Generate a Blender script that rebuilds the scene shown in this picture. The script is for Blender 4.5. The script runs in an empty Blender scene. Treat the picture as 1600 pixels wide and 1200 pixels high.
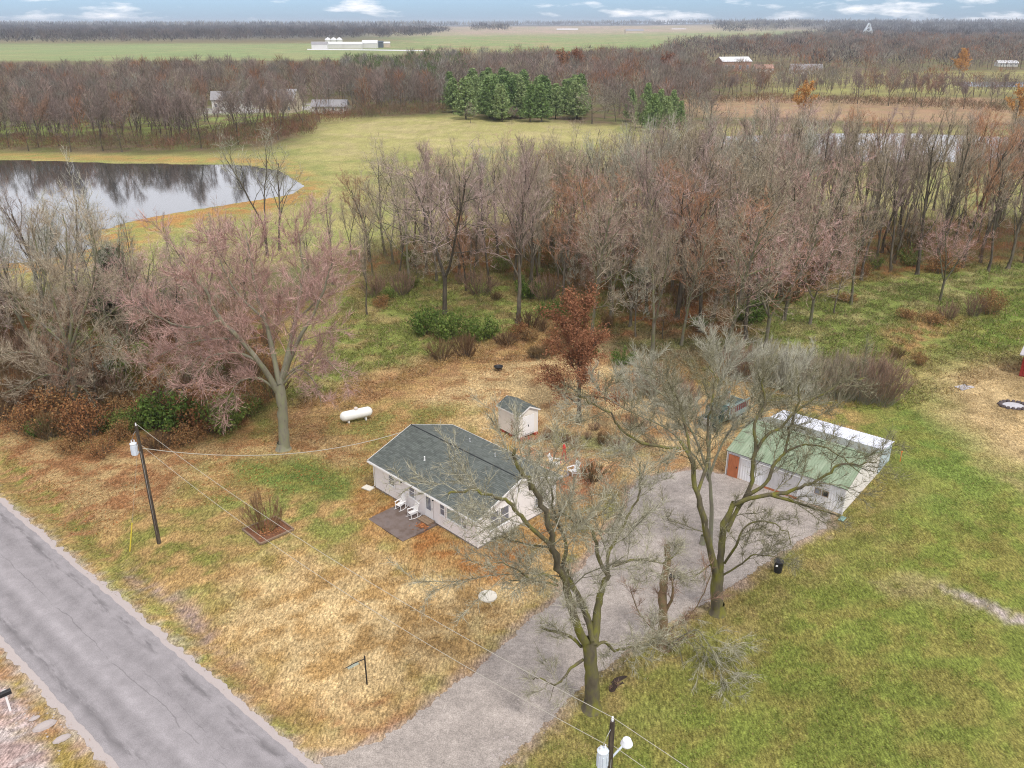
import bpy, math, random
import numpy as np
from mathutils import Vector, Matrix
random.seed(7); rng = np.random.default_rng(7)
S = bpy.context.scene
COL = S.collection
R = math.radians
PI = math.pi

# ------------------------------------------------------------------ camera
CAM_H, FPX, YH = 35.0, 1310.0, 35.0
PITCH = math.atan((600 - YH) / FPX)
cam_d = bpy.data.cameras.new('camera'); cam = bpy.data.objects.new('camera', cam_d); COL.objects.link(cam)
cam.location = (0, 0, CAM_H); cam.rotation_euler = (PI/2 - PITCH, 0, 0)
cam_d.sensor_width = 36; cam_d.lens = FPX / 1600 * 36; cam_d.clip_start = 0.5; cam_d.clip_end = 30000
S.camera = cam

# ------------------------------------------------------------------ world, sun, exposure
SUN_EL, SUN_AZ = R(58), R(150)          # azimuth clockwise from +Y (behind the camera, to the right)
W = bpy.data.worlds.new('World'); S.world = W; W.use_nodes = True
nt = W.node_tree; nt.nodes.clear()
def N(t, typ, **kw):
    n = t.nodes.new(typ)
    for k, v in kw.items(): setattr(n, k, v)
    return n
out = N(nt, 'ShaderNodeOutputWorld'); bg = N(nt, 'ShaderNodeBackground'); bg.inputs[1].default_value = 0.11
sky = N(nt, 'ShaderNodeTexSky'); sky.sky_type = 'NISHITA'; sky.sun_disc = False
sky.sun_elevation = SUN_EL; sky.sun_rotation = SUN_AZ; sky.air_density = 1.0; sky.dust_density = 0.6; sky.ozone_density = 2.0
tc = N(nt, 'ShaderNodeTexCoord'); sep = N(nt, 'ShaderNodeSeparateXYZ'); nt.links.new(tc.outputs['Generated'], sep.inputs[0])
mp = N(nt, 'ShaderNodeMapping'); mp.inputs['Scale'].default_value = (9, 9, 42); nt.links.new(tc.outputs['Generated'], mp.inputs[0])
no = N(nt, 'ShaderNodeTexNoise'); no.inputs['Scale'].default_value = 1.6; no.inputs['Detail'].default_value = 7; no.inputs['Roughness'].default_value = .55
nt.links.new(mp.outputs[0], no.inputs[0])
cr = N(nt, 'ShaderNodeValToRGB'); cr.color_ramp.elements[0].position = .54; cr.color_ramp.elements[1].position = .70
nt.links.new(no.outputs[0], cr.inputs[0])
# thicker cloud deck from about eight degrees upwards (what the pond mirrors)
up = N(nt, 'ShaderNodeMapRange'); up.inputs[1].default_value = .027; up.inputs[2].default_value = .09; up.inputs[3].default_value = 0; up.inputs[4].default_value = .9
nt.links.new(sep.outputs[2], up.inputs[0])
mx = N(nt, 'ShaderNodeMath', operation='MAXIMUM'); nt.links.new(cr.outputs[0], mx.inputs[0]); nt.links.new(up.outputs[0], mx.inputs[1])
mixc = N(nt, 'ShaderNodeMix', data_type='RGBA'); mixc.inputs[7].default_value = (8.6, 8.5, 8.75, 1)
tint = N(nt, 'ShaderNodeMix', data_type='RGBA', blend_type='MULTIPLY'); tint.inputs[0].default_value = 1; tint.inputs[7].default_value = (.55, .76, 1.22, 1)
nt.links.new(sky.outputs[0], tint.inputs[6])
nt.links.new(mx.outputs[0], mixc.inputs[0]); nt.links.new(tint.outputs[2], mixc.inputs[6])
nt.links.new(mixc.outputs[2], bg.inputs[0]); nt.links.new(bg.outputs[0], out.inputs[0])
sd = bpy.data.lights.new('sun', 'SUN'); sun = bpy.data.objects.new('sun', sd); COL.objects.link(sun)
sd.energy = 1.9; sd.angle = R(10); sd.color = (1.0, .95, .88)
sdir = Vector((math.sin(SUN_AZ) * math.cos(SUN_EL), math.cos(SUN_AZ) * math.cos(SUN_EL), math.sin(SUN_EL)))
sun.rotation_euler = (-sdir).to_track_quat('-Z', 'Y').to_euler(); sun.location = sdir * 300
vs = S.view_settings; vs.view_transform = 'Standard'; vs.look = 'None'; vs.gamma = 1; vs.use_curve_mapping = False; vs.exposure = 0.40
S.render.filter_size = 1.1; S.cycles.filter_width = 1.1; S.cycles.use_denoising = True; S.cycles.denoising_prefilter = 'NONE'

# ------------------------------------------------------------------ measuring: a pixel of the photograph to a point of the ground
def at(u, v, z=0.0):
    x = (u - 800) / FPX; y = (600 - v) / FPX
    dy = math.cos(PITCH) + y * math.sin(PITCH); dz = -math.sin(PITCH) + y * math.cos(PITCH)
    t = (z - CAM_H) / dz
    return Vector((x * t, dy * t, z))
def on_depth(u, v, Y):                     # the point of the pixel's ray at world depth Y
    x = (u - 800) / FPX; y = (600 - v) / FPX
    dy = math.cos(PITCH) + y * math.sin(PITCH); dz = -math.sin(PITCH) + y * math.cos(PITCH)
    t = Y / dy
    return Vector((x * t, Y, CAM_H + dz * t))
def height(u, vb, vt): return on_depth(u, vt, at(u, vb).y).z

# ------------------------------------------------------------------ numpy noise
_perm = rng.random((256, 256))
def vnoise(x, y):
    xi = np.floor(x).astype(int); yi = np.floor(y).astype(int); fx = x - xi; fy = y - yi
    fx = fx*fx*(3-2*fx); fy = fy*fy*(3-2*fy)
    a = _perm[xi & 255, yi & 255]; b = _perm[(xi+1) & 255, yi & 255]; c = _perm[xi & 255, (yi+1) & 255]; d = _perm[(xi+1) & 255, (yi+1) & 255]
    return (a*(1-fx)+b*fx)*(1-fy) + (c*(1-fx)+d*fx)*fy
def fbm(x, y, s, o=4, seed=0):
    t = 0; a = .5; tot = 0
    x = np.asarray(x, float)/s + seed*17.3; y = np.asarray(y, float)/s + seed*9.1
    for _ in range(o):
        t = t + a*vnoise(x, y); tot += a; a *= .5; x = x*2.03+5.1; y = y*2.03+1.7
    return t / tot
def world_poly(px): return np.array([tuple(at(u, v))[:2] for u, v in px])
def sdf(poly, X, Y):                       # >0 inside
    d = np.full(X.shape, 1e12); ins = np.zeros(X.shape, bool); n = len(poly)
    for i in range(n):
        ax, ay = poly[i]; bx, by = poly[(i+1) % n]
        ex, ey = bx-ax, by-ay; L2 = ex*ex+ey*ey+1e-9
        t = np.clip(((X-ax)*ex+(Y-ay)*ey)/L2, 0, 1)
        d = np.minimum(d, (X-ax-t*ex)**2+(Y-ay-t*ey)**2)
        c = ((ay > Y) != (by > Y)) & (X < ex*(Y-ay)/(by-ay+1e-12)+ax)
        ins ^= c
    d = np.sqrt(d)
    return np.where(ins, d, -d)

# ------------------------------------------------------------------ materials
MATS = {}
def mat(name, col=(.5, .5, .5), rough=.8, var=0.0, scale=8.0, island=0.0, bump=0.0, attr=None, metal=0.0, col2=None, obj=0.0, spec=.3, grain=None, trans=0.0, coat=0):
    """procedural material: base colour broken up by noise, optionally by island, by object and by a colour attribute"""
    if name in MATS: return MATS[name]
    m = bpy.data.materials.new(name); m.use_nodes = True; t = m.node_tree; b = t.nodes['Principled BSDF']
    b.inputs['Roughness'].default_value = rough; b.inputs['Metallic'].default_value = metal
    b.inputs['Specular IOR Level'].default_value = spec
    L = t.links.new
    if attr:
        a = N(t, 'ShaderNodeAttribute', attribute_name=attr); src = a.outputs['Color']
    else:
        c = N(t, 'ShaderNodeRGB'); c.outputs[0].default_value = (*col, 1); src = c.outputs[0]
    tcn = N(t, 'ShaderNodeTexCoord'); co = tcn.outputs['Object']
    if grain:
        mpn = N(t, 'ShaderNodeMapping'); mpn.inputs['Scale'].default_value = grain; L(co, mpn.inputs[0]); co = mpn.outputs[0]
    nz = N(t, 'ShaderNodeTexNoise'); nz.inputs['Scale'].default_value = scale; nz.inputs['Detail'].default_value = 5; nz.inputs['Roughness'].default_value = .62; L(co, nz.inputs[0])
    if col2:
        rr = N(t, 'ShaderNodeMapRange'); rr.inputs[1].default_value = .42; rr.inputs[2].default_value = .62; L(nz.outputs[0], rr.inputs[0])
        mm = N(t, 'ShaderNodeMix', data_type='RGBA'); mm.inputs[7].default_value = (*col2, 1); L(rr.outputs[0], mm.inputs[0]); L(src, mm.inputs[6]); src = mm.outputs[2]
    def mul(src, fac_out, lo, hi, a0=0., a1=1.):
        r = N(t, 'ShaderNodeMapRange'); r.inputs[1].default_value = a0; r.inputs[2].default_value = a1; r.inputs[3].default_value = lo; r.inputs[4].default_value = hi; L(fac_out, r.inputs[0])
        h = N(t, 'ShaderNodeVectorMath', operation='SCALE'); L(src, h.inputs[0]); L(r.outputs[0], h.inputs[3]); return h.outputs[0]
    if var: src = mul(src, nz.outputs[0], 1-var, 1+var, .25, .75)
    if island:
        g = N(t, 'ShaderNodeNewGeometry'); src = mul(src, g.outputs['Random Per Island'], 1-island, 1+island)
    if obj:
        g = N(t, 'ShaderNodeObjectInfo'); src = mul(src, g.outputs['Random'], 1-obj, 1+obj)
    L(src, b.inputs['Base Color'])
    if bump:
        bp = N(t, 'ShaderNodeBump'); bp.inputs['Strength'].default_value = bump; bp.inputs['Distance'].default_value = .05; L(nz.outputs[0], bp.inputs['Height']); L(bp.outputs[0], b.inputs['Normal'])
    if trans: b.inputs['Transmission Weight'].default_value = trans
    MATS[name] = m; return m

def ramp_mat(name, cols, rough=.85, island=.42, attr_tip=False):
    """plant material: each twig or leaf takes its own colour out of a ramp, each plant leans to one end of it"""
    m = bpy.data.materials.new(name); m.use_nodes = True; t = m.node_tree; b = t.nodes['Principled BSDF']; L = t.links.new
    b.inputs['Roughness'].default_value = rough; b.inputs['Specular IOR Level'].default_value = .15
    g = N(t, 'ShaderNodeNewGeometry'); o = N(t, 'ShaderNodeObjectInfo')
    ad = N(t, 'ShaderNodeMath', operation='MULTIPLY_ADD'); ad.inputs[1].default_value = .5; L(g.outputs['Random Per Island'], ad.inputs[0])
    mu = N(t, 'ShaderNodeMath', operation='MULTIPLY'); mu.inputs[1].default_value = .5; L(o.outputs['Random'], mu.inputs[0]); L(mu.outputs[0], ad.inputs[2])
    rp = N(t, 'ShaderNodeValToRGB'); e = rp.color_ramp.elements
    while len(e) < len(cols): e.new(.5)
    for i, c in enumerate(cols): e[i].position = i/(len(cols)-1); e[i].color = (*c, 1)
    L(ad.outputs[0], rp.inputs[0])
    r = N(t, 'ShaderNodeMapRange'); r.inputs[3].default_value = 1-island; r.inputs[4].default_value = 1+island
    fr = N(t, 'ShaderNodeMath', operation='FRACT'); m7 = N(t, 'ShaderNodeMath', operation='MULTIPLY'); m7.inputs[1].default_value = 7.31
    L(g.outputs['Random Per Island'], m7.inputs[0]); L(m7.outputs[0], fr.inputs[0]); L(fr.outputs[0], r.inputs[0])
    h = N(t, 'ShaderNodeVectorMath', operation='SCALE'); L(rp.outputs[0], h.inputs[0]); L(r.outputs[0], h.inputs[3]); L(h.outputs[0], b.inputs['Base Color'])
    MATS[name] = m; return m

# ------------------------------------------------------------------ mesh helpers
def mesh_np(name, V, F, cols=None, smooth=False):
    V = np.asarray(V, np.float32).reshape(-1, 3); me = bpy.data.meshes.new(name)
    parts = [np.asarray(f, np.int32) for f in (F if isinstance(F, (list, tuple)) else [F]) if len(f)]
    if not parts: return me
    nl = sum(f.size for f in parts); npol = sum(len(f) for f in parts)
    me.vertices.add(len(V)); me.vertices.foreach_set('co', V.ravel())
    me.loops.add(nl); me.polygons.add(npol)
    me.loops.foreach_set('vertex_index', np.concatenate([f.ravel() for f in parts]))
    tot = np.concatenate([np.full(len(f), f.shape[1], np.int32) for f in parts])
    me.polygons.foreach_set('loop_start', np.concatenate([[0], np.cumsum(tot)[:-1]]).astype(np.int32))
    me.polygons.foreach_set('loop_total', tot)
    if cols is not None:
        a = me.color_attributes.new('col', 'FLOAT_COLOR', 'POINT')
        c = np.ones((len(V), 4), np.float32); c[:, :3] = cols; a.data.foreach_set('color', c.ravel())
    me.update(calc_edges=True); me.validate()
    if smooth: me.polygons.foreach_set('use_smooth', np.ones(npol, bool))
    return me

class MB:
    """collects boxes, prisms, tubes and lathes, builds them as one mesh object"""
    def __init__(s): s.v = []; s.f = []
    def add(s, vs, fs):
        o = len(s.v); s.v += [tuple(p) for p in vs]; s.f += [tuple(i+o for i in f) for f in fs]; return s
    def box(s, x0, x1, y0, y1, z0, z1, M=None):
        vs = [Vector((x, y, z)) for z in (z0, z1) for x, y in ((x0, y0), (x1, y0), (x1, y1), (x0, y1))]
        if M: vs = [M @ p for p in vs]
        return s.add(vs, [(3, 2, 1, 0), (4, 5, 6, 7), (0, 1, 5, 4), (1, 2, 6, 5), (2, 3, 7, 6), (3, 0, 4, 7)])
    def bar(s, a, b, w, h=None, up=(0, 0, 1)):
        a, b = Vector(a), Vector(b); h = h or w; d = (b-a); L = d.length; d.normalize(); u = Vector(up)
        if abs(d.dot(u)) > .95: u = Vector((1, 0, 0))
        x = d.cross(u).normalized(); z = x.cross(d)
        M = Matrix((x, d, z)).transposed().to_4x4(); M.translation = a
        return s.box(-w/2, w/2, 0, L, -h/2, h/2, M)
    def tube(s, P, r, n=8, cap=True):
        P = [Vector(p) for p in P]; rr = r if isinstance(r, (list, tuple)) else [r]*len(P); vs = []; fs = []
        for i, p in enumerate(P):
            d = (P[min(i+1, len(P)-1)]-P[max(i-1, 0)]).normalized(); u = Vector((0, 0, 1)) if abs(d.z) < .9 else Vector((1, 0, 0))
            x = d.cross(u).normalized(); y = d.cross(x)
            for k in range(n): a = 2*PI*k/n; vs.append(p + (x*math.cos(a)+y*math.sin(a))*rr[i])
        for i in range(len(P)-1):
            for k in range(n): q = (k+1) % n; fs.append((i*n+k, i*n+q, (i+1)*n+q, (i+1)*n+k))
        if cap: fs.append(tuple(range(n))[::-1]); fs.append(tuple((len(P)-1)*n+k for k in range(n)))
        return s.add(vs, fs)
    def lathe(s, prof, c=(0, 0, 0), n=16, M=None):
        vs = []; fs = []; c = Vector(c)
        for r, z in prof:
            for k in range(n):
                a = 2*PI*k/n; p = Vector((r*math.cos(a), r*math.sin(a), z)); vs.append(c + (M @ p if M else p))
        for i in range(len(prof)-1):
            for k in range(n): q = (k+1) % n; fs.append((i*n+k, i*n+q, (i+1)*n+q, (i+1)*n+k))
        fs.append(tuple(range(n))[::-1]); fs.append(tuple((len(prof)-1)*n+k for k in range(n)))
        return s.add(vs, fs)
    def build(s, name, m, parent=None, smooth=False, mats=None):
        me = bpy.data.meshes.new(name); me.from_pydata(s.v, [], s.f); me.update()
        if smooth: me.polygons.foreach_set('use_smooth', np.ones(len(me.polygons), bool))
        return link(name, me, m, parent)
def link(name, me, m=None, parent=None):
    if m and not me.materials: me.materials.append(m)
    o = bpy.data.objects.new(name, me); COL.objects.link(o)
    if parent: o.parent = parent
    return o
def empty(name, loc, rz=0.0):
    o = bpy.data.objects.new(name, None); o.empty_display_size = .3; o.location = loc; o.rotation_euler = (0, 0, rz); COL.objects.link(o); return o
def tag(o, label=None, cat=None, group=None, kind=None):
    if label: o['label'] = label
    if cat: o['category'] = cat
    if group: o['group'] = group
    if kind: o['kind'] = kind
    return o
def struct(name, me, m): return tag(link(name, me, m), kind='structure')

# ================================================================== TERRAIN
def axis(lo, hi, c0, c1, step, lim, k):
    """grid coordinates: even between c0 and c1, widening beyond"""
    a = list(np.arange(c0, c1+.01, step)); x = c1
    while x < hi: x += step*max(1, (abs(x)/lim))**k; a.append(x)
    x = c0; b = []
    while x > lo: x -= step*max(1, (abs(x)/lim))**k; b.append(x)
    return np.array(b[::-1]+a)
gx = axis(-9500, 9500, -48, 52, .5, 50, 1.55)
gy = np.concatenate([np.array([-400, -200, -100, -50, -20, 0, 12, 20]), axis(25, 12000, 26, 96, .5, 95, 1.5)])
GX, GY = np.meshgrid(gx, gy)

ROADA, ROADB = at(0, 785), at(480, 1197)
rd = (ROADB-ROADA).normalized(); rn = Vector((rd.y, -rd.x, 0))                  # rn points to the camera side
RMID = ROADA + rn*-3.15 if (ROADA + rn*-3.15).x < ROADA.x else ROADA + rn*3.15
if rn.dot(RMID-ROADA) < 0: rn = -rn
RW = 3.1
DRIVE = [(505, 1185), (560, 1172), (600, 1152), (650, 1118), (700, 1082), (745, 1045), (790, 1005), (830, 968), (862, 943), (890, 905), (912, 880), (935, 850), (955, 825), (975, 795), (985, 765), (1005, 745), (1050, 738), (1090, 735), (1134, 741),
         (1185, 759), (1243, 781), (1300, 800), (1290, 825), (1240, 852), (1180, 890), (1110, 938), (1060, 968), (1000, 1000), (950, 1040), (905, 1075), (870, 1110), (835, 1150), (790, 1190), (760, 1230), (700, 1300), (560, 1300)]
TAN = np.array((.33, .215, .09)); STRAW = np.array((.45, .33, .17)); GREEN = np.array((.14, .155, .045)); BRIGHT = np.array((.14, .185, .04))
OLIVE = np.array((.175, .17, .045)); RUST = np.array((.29, .165, .08)); DRUST = np.array((.19, .085, .035)); BROWN = np.array((.15, .10, .058)); DIRT = np.array((.30, .22, .20)); FIELD = np.array((.25, .24, .075))
ZONES = [  # photo outline, main colour, second colour, patch size (m), share of second, soft edge (m)
 ([(-900, 560), (-900, 3000), (3000, 3000), (3000, 560)], TAN, OLIVE, 2.2, .30, 1),
 # far country
 ([(-3000, 36.2), (4600, 36.2), (4600, 60), (-3000, 60)], (.065, .06, .055), (.055, .055, .05), 60, .5, 30),
 ([(-900, 68), (620, 68), (620, 100), (-900, 110)], (.20, .25, .10), (.24, .25, .11), 60, .4, 8),
 ([(600, 60), (620, 52), (1030, 50), (1280, 50), (1270, 62), (1000, 80), (600, 84)], (.20, .25, .09), (.28, .25, .12), 80, .35, 8),
 ([(620, 43), (1120, 43), (1260, 50), (900, 54), (640, 56)], (.36, .27, .20), (.30, .26, .16), 90, .4, 12),
 ([(-900, 98), (2600, 88), (2600, 560), (-900, 560)], (.15, .11, .065), (.13, .13, .05), 9, .45, 3),
 ([(1100, 150), (1545, 152), (1640, 180), (1560, 196), (1110, 182), (1030, 165)], (.31, .20, .125), (.30, .215, .12), 12, .5, 2),
 ([(1180, 112), (2400, 108), (2400, 150), (1180, 150)], (.28, .27, .10), (.22, .19, .08), 20, .4, 5),
 ([(-600, 196), (60, 188), (330, 178), (520, 172), (530, 185), (400, 205), (120, 225), (-600, 240)], (.20, .24, .07), (.16, .12, .06), 8, .35, 2),
 ([(300, 168), (520, 160), (540, 172), (300, 180)], (.36, .34, .33), (.20, .22, .08), 8, .3, 2),
 # meadow round the pond and behind the tree belt
 ([(-900, 238), (0, 238), (240, 244), (400, 236), (470, 224), (492, 206), (520, 192), (640, 182), (720, 178), (850, 194), (1000, 196), (1900, 206), (2600, 215), (2600, 330), (1700, 345), (1200, 345), (800, 345), (560, 395), (330, 420), (240, 450), (-900, 470)], (.30, .27, .105), (.23, .235, .08), 11, .45, 3),
 ([(500, 182), (860, 190), (1000, 215), (780, 232), (600, 240), (500, 250)], (.31, .285, .11), (.35, .30, .14), 8, .4, 3),
 # rusty pond shore
 ([(-900, 395), (60, 402), (110, 384), (120, 368), (200, 342), (400, 308), (462, 300), (474, 286), (496, 286), (500, 306), (420, 330), (240, 366), (200, 400), (90, 428), (-900, 440)], (.34, .19, .065), FIELD, 3, .35, 1.5),
 ([(-900, 247), (0, 248), (380, 256), (440, 264), (476, 288), (500, 280), (450, 250), (380, 247), (0, 240), (-900, 240)], (.33, .22, .08), FIELD, 4, .4, 1),
 # floor of the belt and the brush
 ([(560, 400), (800, 350), (1200, 345), (1700, 345), (1700, 440), (1450, 440), (1250, 470), (1180, 520), (900, 530), (560, 470)], (.145, .12, .045), DRUST, 4, .5, 2),
 ([(-900, 440), (200, 460), (420, 480), (560, 440), (560, 640), (420, 665), (200, 690), (60, 660), (-60, 600), (-900, 620)], DRUST*.85, (.11, .11, .03), 3, .38, 2),
 # rough meadow behind the yard
 ([(440, 500), (560, 440), (800, 430), (980, 470), (900, 530), (700, 560), (600, 580), (500, 640), (440, 620)], (.17, .19, .05), (.25, .20, .08), 3.0, .38, 1.5),
 ([(1180, 480), (1330, 440), (1500, 420), (1620, 400), (1900, 420), (1600, 470), (1500, 520), (1410, 590), (1200, 560)], (.16, .19, .05), (.24, .22, .09), 3.2, .35, 1.5),
 ([(1380, 520), (1450, 490), (1540, 490), (1500, 530), (1440, 560), (1400, 560)], (.30, .19, .08), (.20, .20, .06), 2, .4, 1),
 # back yard, mown and dry
 ([(600, 590), (700, 560), (860, 520), (960, 560), (1180, 640), (1140, 740), (1000, 760), (900, 700), (640, 640)], STRAW*.97, (.29, .17, .08), 2.6, .34, 2),
 ([(440, 640), (600, 585), (700, 555), (860, 500), (860, 540), (720, 590), (620, 640), (520, 690), (440, 720)], (.31, .18, .085), TAN, 1.8, .5, 1),
 ([(500, 650), (640, 630), (760, 640), (700, 660), (560, 720), (490, 740)], TAN, (.21, .19, .06), 2.5, .5, 1),
 # left bank: leaf litter along the wood
 ([(-900, 600), (0, 640), (100, 690), (300, 690), (470, 690), (560, 700), (590, 760), (480, 750), (330, 760), (200, 800), (120, 840), (-40, 720), (-900, 700)], (.25, .13, .06), (.33, .23, .11), 1.8, .48, 1.2),
 ([(0, 690), (60, 740), (140, 810), (200, 860), (260, 900), (230, 900), (120, 840), (0, 735)], OLIVE, RUST, 1.2, .45, .5),
 # front lawn
 ([(330, 730), (430, 720), (560, 750), (620, 800), (560, 830), (430, 850), (330, 830), (300, 780)], (.19, .20, .055), TAN, 2.2, .42, 2),
 ([(370, 725), (480, 715), (560, 745), (540, 775), (440, 770), (380, 755)], (.12, .155, .038), OLIVE, 1.4, .4, .8),
 ([(420, 880), (800, 880), (870, 920), (700, 1060), (480, 1190), (300, 980)], STRAW, (.31, .195, .08), 2.0, .45, 3),
 ([(560, 752), (600, 770), (700, 835), (745, 866), (870, 806), (900, 830), (770, 905), (640, 880), (560, 800)], (.28, .13, .045), TAN, 1.4, .35, .8),
 ([(90, 830), (240, 940), (330, 1010), (440, 1120), (520, 1180), (480, 1195), (300, 1040), (60, 810)], (.25, .235, .07), TAN, 1.5, .45, .5),
 ([(190, 880), (240, 905), (300, 950), (350, 1005), (400, 1040), (360, 1020), (310, 985), (255, 945)], DIRT*.85, TAN, .9, .25, .35),
 ([(350, 1010), (450, 1075), (470, 1110), (430, 1100), (340, 1030)], RUST, TAN, .8, .3, .4),
 # behind the house and round the chairs
 ([(820, 690), (900, 700), (960, 720), (960, 760), (880, 790), (800, 720)], (.33, .15, .075), STRAW, 1.5, .35, .8),
 ([(840, 670), (1000, 680), (1040, 700), (960, 715), (860, 700)], (.20, .19, .08), BROWN, 1.5, .4, 1),
 # right-hand lawns
 ([(780, 1200), (860, 1130), (980, 1020), (1120, 950), (1240, 860), (1320, 810), (1420, 720), (1440, 640), (1500, 540), (1700, 440), (3000, 430), (3000, 3000), (600, 3000)], (.19, .175, .048), (.145, .170, .036), 1.8, .55, 2),
 ([(1350, 640), (1440, 590), (1540, 470), (1700, 400), (2400, 380), (2400, 430), (1640, 500), (1560, 640), (1600, 760), (1500, 800), (1400, 800)], BRIGHT, (.19, .20, .05), 3, .35, 2),
 ([(1450, 590), (1520, 560), (1700, 550), (2200, 600), (2200, 860), (1700, 800), (1560, 720), (1470, 650)], STRAW, (.33, .24, .12), 3, .45, 2),
 ([(1560, 740), (1700, 760), (2000, 820), (1700, 820)], (.28, .23, .10), BRIGHT, 3, .4, 2),
 ([(800, 1195), (860, 1120), (1000, 1020), (1180, 920), (1320, 800), (1420, 740), (1400, 830), (1250, 930), (1120, 1040), (1000, 1110), (900, 1200)], (.25, .195, .075), (.17, .165, .045), 1.6, .5, 1.5),
 ([(1350, 900), (1420, 890), (1500, 930), (1600, 962), (1600, 972), (1480, 945), (1400, 925)], (.27, .23, .10), OLIVE, 1.5, .4, .6),
 ([(1470, 927), (1530, 938), (1600, 958), (1700, 985), (1700, 1000), (1600, 974), (1540, 955)], (.37, .31, .29), OLIVE, .7, .15, .25),
 # far bank of the road, bottom left
 ([(-900, 985), (0, 1005), (90, 1090), (190, 1215), (-900, 2200)], (.25, .19, .055), RUST, 1.0, .42, .4),
 ([(0, 1060), (40, 1085), (80, 1125), (60, 1135), (20, 1110), (-40, 1080)], (.38, .31, .30), DIRT, .5, .4, .3),
 ([(-400, 1090), (20, 1110), (60, 1150), (120, 1260), (-400, 1300)], DIRT*1.05, (.36, .31, .29), .9, .45, .3),
]
def ground_color(X, Y):
    wx = X + (fbm(X, Y, 3.5, 4, 1)-.5)*3.0; wy = Y + (fbm(X, Y, 3.5, 4, 2)-.5)*3.0
    C = np.zeros(X.shape+(3,)); C[:] = (.17, .14, .07)
    dist = np.hypot(X, Y)
    for i, (px, a, b, sc, share, soft) in enumerate(ZONES):
        px = [(u, max(v, 35.9)) for u, v in px]
        d = sdf(world_poly(px), wx, wy)
        s = soft*(1+dist/160)
        w = np.clip(d/s*.5+.5, 0, 1)
        if not w.any(): continue
        n = fbm(X, Y, sc*.6, 5, 3+i); k = np.clip((n-(.5+(.5-share)*.35))/.17+.5, 0, 1)
        col = np.array(a)*(1-k[..., None]) + np.array(b)*k[..., None]
        C = C*(1-w[..., None]) + col*w[..., None]
    dd_ = -sdf(world_poly(DRIVE), X, Y)+(fbm(X, Y, .7, 3, 91)-.5)*1.6; w = np.clip(1-dd_/.75, 0, 1)*.85
    C = C*(1-w[..., None])+np.array((.30, .225, .185))*w[..., None]
    rr_ = np.abs((X-RMID.x)*rn.x+(Y-RMID.y)*rn.y)-RW-.3+(fbm(X, Y, .6, 3, 92)-.5)*1.3; w = np.clip(1-rr_/.6, 0, 1)*.8
    C = C*(1-w[..., None])+np.array((.36, .31, .27))*w[..., None]
    n2 = fbm(X, Y, 1.3, 4, 77); n3 = fbm(X, Y, 7, 3, 78)
    C = C*(.78+.44*n2[..., None])*(.86+.28*n3[..., None])
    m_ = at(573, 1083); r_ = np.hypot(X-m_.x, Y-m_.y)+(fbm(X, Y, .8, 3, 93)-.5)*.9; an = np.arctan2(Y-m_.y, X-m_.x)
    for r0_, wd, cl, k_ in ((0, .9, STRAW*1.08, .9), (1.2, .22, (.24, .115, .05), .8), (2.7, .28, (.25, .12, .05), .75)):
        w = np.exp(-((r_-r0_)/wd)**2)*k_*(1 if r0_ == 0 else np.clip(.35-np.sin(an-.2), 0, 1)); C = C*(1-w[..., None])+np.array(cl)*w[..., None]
    return C
DITCH = [world_poly([(-60, 690), (60, 775), (160, 850), (240, 915), (330, 1000), (430, 1090), (470, 1120)])]
def ground_z(X, Y):
    X = np.asarray(X, float); Y = np.asarray(Y, float); z = np.zeros(np.broadcast(X, Y).shape)
    P = DITCH[0]
    d = np.full(z.shape, 1e9)
    for i in range(len(P)-1):
        ax, ay = P[i]; ex, ey = P[i+1]-P[i]; t = np.clip(((X-ax)*ex+(Y-ay)*ey)/(ex*ex+ey*ey), 0, 1)
        d = np.minimum(d, np.hypot(X-ax-t*ex, Y-ay-t*ey))
    z = z - .38*np.exp(-(d/.9)**2)
    m = at(571, 1077); r = np.hypot(X-m.x, Y-m.y)                     # small mound with a worn ring round the sign post
    z = z + .32*np.exp(-(r/.55)**4) - .10*np.exp(-((r-1.15)/.3)**2)
    far = np.clip((Y-2600)/2500, 0, 1)
    z = z + far*(14*np.clip((X+400)/2200, 0, 1)+6)*(.5+fbm(X, Y, 1500, 3, 5)) + 2*far
    return z
ROUGH = [world_poly(p) for p in ([(440, 500), (560, 440), (980, 440), (1300, 430), (1600, 400), (1420, 590), (1200, 560), (900, 540), (600, 600), (440, 640)],)]
Z = ground_z(GX, GY)
flat = np.clip(-sdf(world_poly(DRIVE), GX, GY)/1.2, 0, 1)
rdist = np.abs((GX-RMID.x)*rn.x+(GY-RMID.y)*rn.y); flat = np.minimum(flat, np.clip((rdist-RW-1.0)/1.2, 0, 1))
near = np.clip((420-GY)/150, 0, 1)
Z = Z + ((fbm(GX, GY, .9, 3, 11)-.5)*.22 + (fbm(GX, GY, 6, 2, 12)-.5)*.25)*flat*near
Z = Z + np.clip(sdf(ROUGH[0], GX, GY)/3, 0, 1)*(fbm(GX, GY, 1.2, 3, 13)-.35)*.7
POND = [(-700, 262), (-300, 250), (0, 250), (180, 255), (380, 258), (430, 266), (474, 290), (455, 302), (400, 312), (300, 327), (230, 340), (180, 350), (140, 361), (124, 372), (145, 386), (100, 396), (60, 407), (0, 411), (-300, 420), (-700, 400)]
POND2 = [(1010, 238), (1050, 222), (1120, 214), (1240, 209), (1420, 208), (1560, 214), (1660, 222), (1560, 250), (1400, 253), (1200, 248), (1060, 248)]
POND3 = [(1495, 128), (1900, 126), (1900, 137), (1500, 135)]
for P in (POND, POND2, POND3): Z = Z - np.clip(sdf(world_poly(P), GX, GY)/1.5+.3, 0, 1)*1.1
c = ground_color(GX, GY)
ny, nx = GX.shape; idx = np.arange(nx*ny).reshape(ny, nx)
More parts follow.
